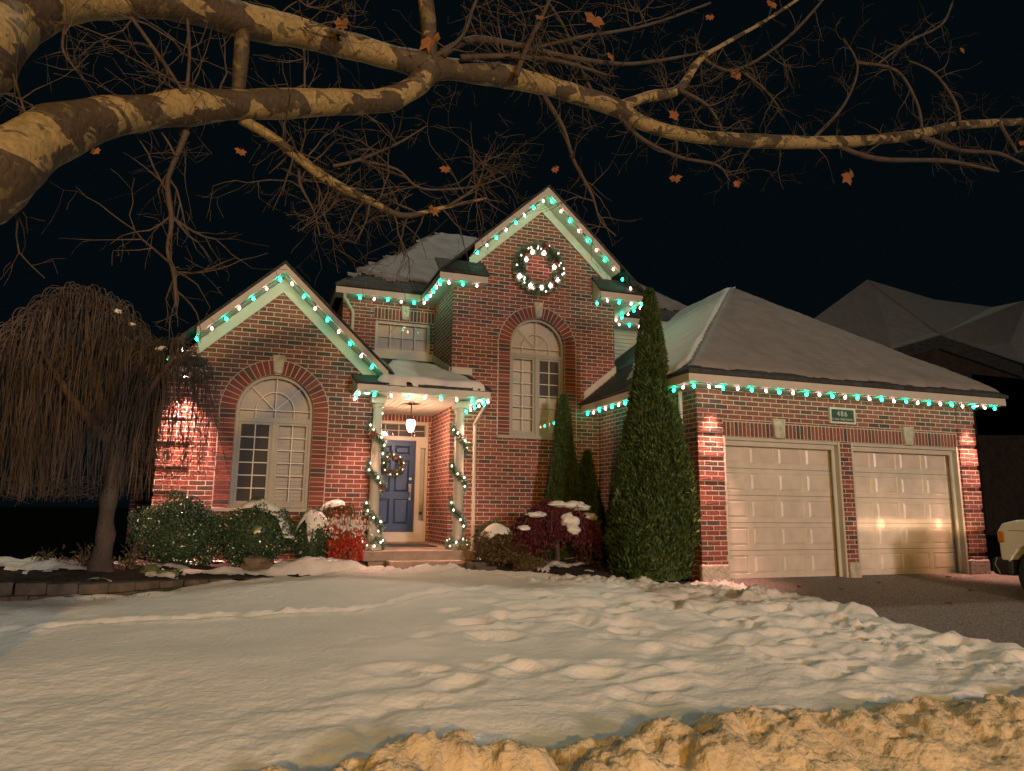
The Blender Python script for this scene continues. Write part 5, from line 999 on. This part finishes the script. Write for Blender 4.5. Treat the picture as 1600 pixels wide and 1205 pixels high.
bmesh.ops.bevel(bm, geom=es, offset=.05, segments=4, affect='EDGES', profile=.6); bm.verts.index_update(); b.add([v.co for v in bm.verts], [[v.index for v in f.verts] for f in bm.faces]); bm.free(); b.build('body', paint, tk, smooth=False, fix=True)
b = MB(); b.prismx([(5.9, g0+1.17), (5.25, g0+1.68), (3.2, g0+1.72), (2.85, g0+1.12)], TX0+.08, TX1-.08); b.build('cabin', paint, tk, fix=True)
b = MB(); b.prismx([(5.72, g0+1.21), (5.22, g0+1.62), (4.5, g0+1.64), (4.5, g0+1.21)], TX0+.076, TX1-.076); b.prismx([(4.4, g0+1.21), (4.4, g0+1.64), (3.3, g0+1.65), (3.05, g0+1.21)], TX0+.076, TX1-.076); b.build('side_windows', tglass, tk, fix=True)
b = MB(); b.add([(TX0+.15, 5.915, g0+1.20), (TX1-.15, 5.915, g0+1.20), (TX1-.2, 5.29, g0+1.665), (TX0+.2, 5.29, g0+1.665)], [(0, 1, 2, 3)]); b.build('windscreen', tglass, tk)
b = MB(); b.bev((TX0-.01, 7.30, g0+.36), (TX1+.01, 7.60, g0+.60), .05); b.build('bumper', rubber, tk); b = MB(); b.bev((TX0-.01, 2.55, g0+.4), (TX1+.01, 2.76, g0+.6), .04); b.build('bumper', rubber, tk)
b = MB(); b.tube([(TX0-.012, 7.50, g0+.60), (TX0-.02, 7.53, g0+.50), (TX0-.016, 7.47, g0+.38)], .008, 6); b.build('bumper_trim', M['metal'], tk)
b = MB(); b.bev((TX0-.008, 7.36, g0+.80), (TX0+.06, 7.475, g0+.98), .03); b.build('marker_light', amber, tk)
for x in (TX0+.3, TX1-.3):
    b = MB(); b.lathe([(.10, 0), (.11, .02), (.08, .035)], (0, 0, 0), 20); b.v = [(x+p[0], 7.465+p[2], g0+.88+p[1]) for p in b.v]; b.build('headlight', mat('headlight_lens', (.8, .8, .75), .1, emis=(1, .72, .5), estr=2), tk)
b = MB(); b.box((TX0+.5, 7.466, g0+.72), (TX1-.5, 7.485, g0+1.0)); b.build('grille', M['black'], tk)
b = MB(); b.box((TX0-.002, 6.06, g0+.72), (TX0+.004, 6.068, g0+1.16)); b.box((TX0-.003, 3.0, g0+.98), (TX0+.004, 7.3, g0+.986)); b.build('door_seam', M['black'], tk)
for cy in (wf, wb):
    for x in (TX0+.02, TX1-.02-.24):
        b = MB(); b.lathe([(.20, 0), (.33, .0), (.365, .03), (.37, .12), (.365, .21), (.33, .24), (.20, .24)], (0, 0, 0), 32); b.v = [(x+p[2], cy+p[0], wz+p[1]) for p in b.v]; w_ = b.build('wheel', rubber, tk)
        b = MB(); b.lathe([(.205, .0), (.19, .03), (.06, .02), (.05, -.01)], (0, 0, 0), 20); xx = x+.0 if x < 10.5 else x+.24; sg_ = 1 if x < 10.5 else -1; b.v = [(xx+sg_*(p[2]+.01), cy+p[0], wz+p[1]) for p in b.v]; b.build('rim', M['metal'], w_)
for x in (TX0+.3, TX1-.3):      # beams of the truck's headlights playing on the right-hand garage door
    for ang, e in ((7, 200), (10, 100), (60, 40)):
        l = lamp('headlight_beam', 'SPOT', (x, 7.62, g0+.90), e, (1, .62, .36), .03, (9.93 if x < 10.6 else 11.24, 9.45, -.20), ang, 1); l.parent = tk; l.location = l.location-tk.location; l.scale = (7, 1, 1) if ang == 10 else (1, 1, 1)

# ------------------------------------------------------------------ neighbour's house
nb = thing('neighbour_house', 'dark neighbouring house with snowy hipped roofs beyond the garage', 'house', (27, 24, -1))
nbrick = mat('dark_brick', (.035, .024, .018), .9, .6, 30, .4)
b = MB(); b.box((22.0, 24, -1.1), (42, 34, 6.0)); b.box((20.2, 26, -1.1), (21.99, 33, 5.5)); b.build('wall', nbrick, nb)
def nroof(faces, mt, t=.08, name='roof'):
    b = MB()
    for q in faces: b.slab([tuple(p) for p in q], t)
    return b.build(name, M[mt], nb)
A_ = lambda x, y, Y: tuple(atY(x, y, Y))
pk = A_(1355, 437, 27); 
nroof([[A_(1255, 510, 23), A_(1385, 548, 23), pk], [A_(1385, 548, 23), A_(1470, 522, 23.6), A_(1460, 468, 27), pk], [pk, A_(1460, 468, 27), A_(1550, 480, 28), A_(1600, 470, 28.5), A_(1700, 440, 29), A_(1700, 600, 25), A_(1600, 566, 23.5), A_(1470, 522, 23.6)]], 'farsnow')
nroof([[A_(1375, 552, 22.7), A_(1470, 524, 22.7), A_(1598, 572, 22.7), A_(1600, 590, 22.7), A_(1470, 545, 22.7), A_(1380, 566, 22.7)]], 'shingle', .2, 'gable_trim')
b = MB(); P = [A_(1350, 680, 22.9), A_(1350, 560, 22.9), A_(1470, 530, 22.9), A_(1600, 580, 22.9), A_(1600, 680, 22.9)]; b.prism([(p[0], p[2]) for p in P], 22.9, 23.6); b.box((30, 22.9, -1.1), (33.5, 23.9, 6.2)); b.build('gable_wall', nbrick, nb)
b = MB()
for z in (0.2, 3.2): b.box((25, 22.85, z), (26.6, 22.93, z+1.5))
b.build('window', M['dark'], nb)
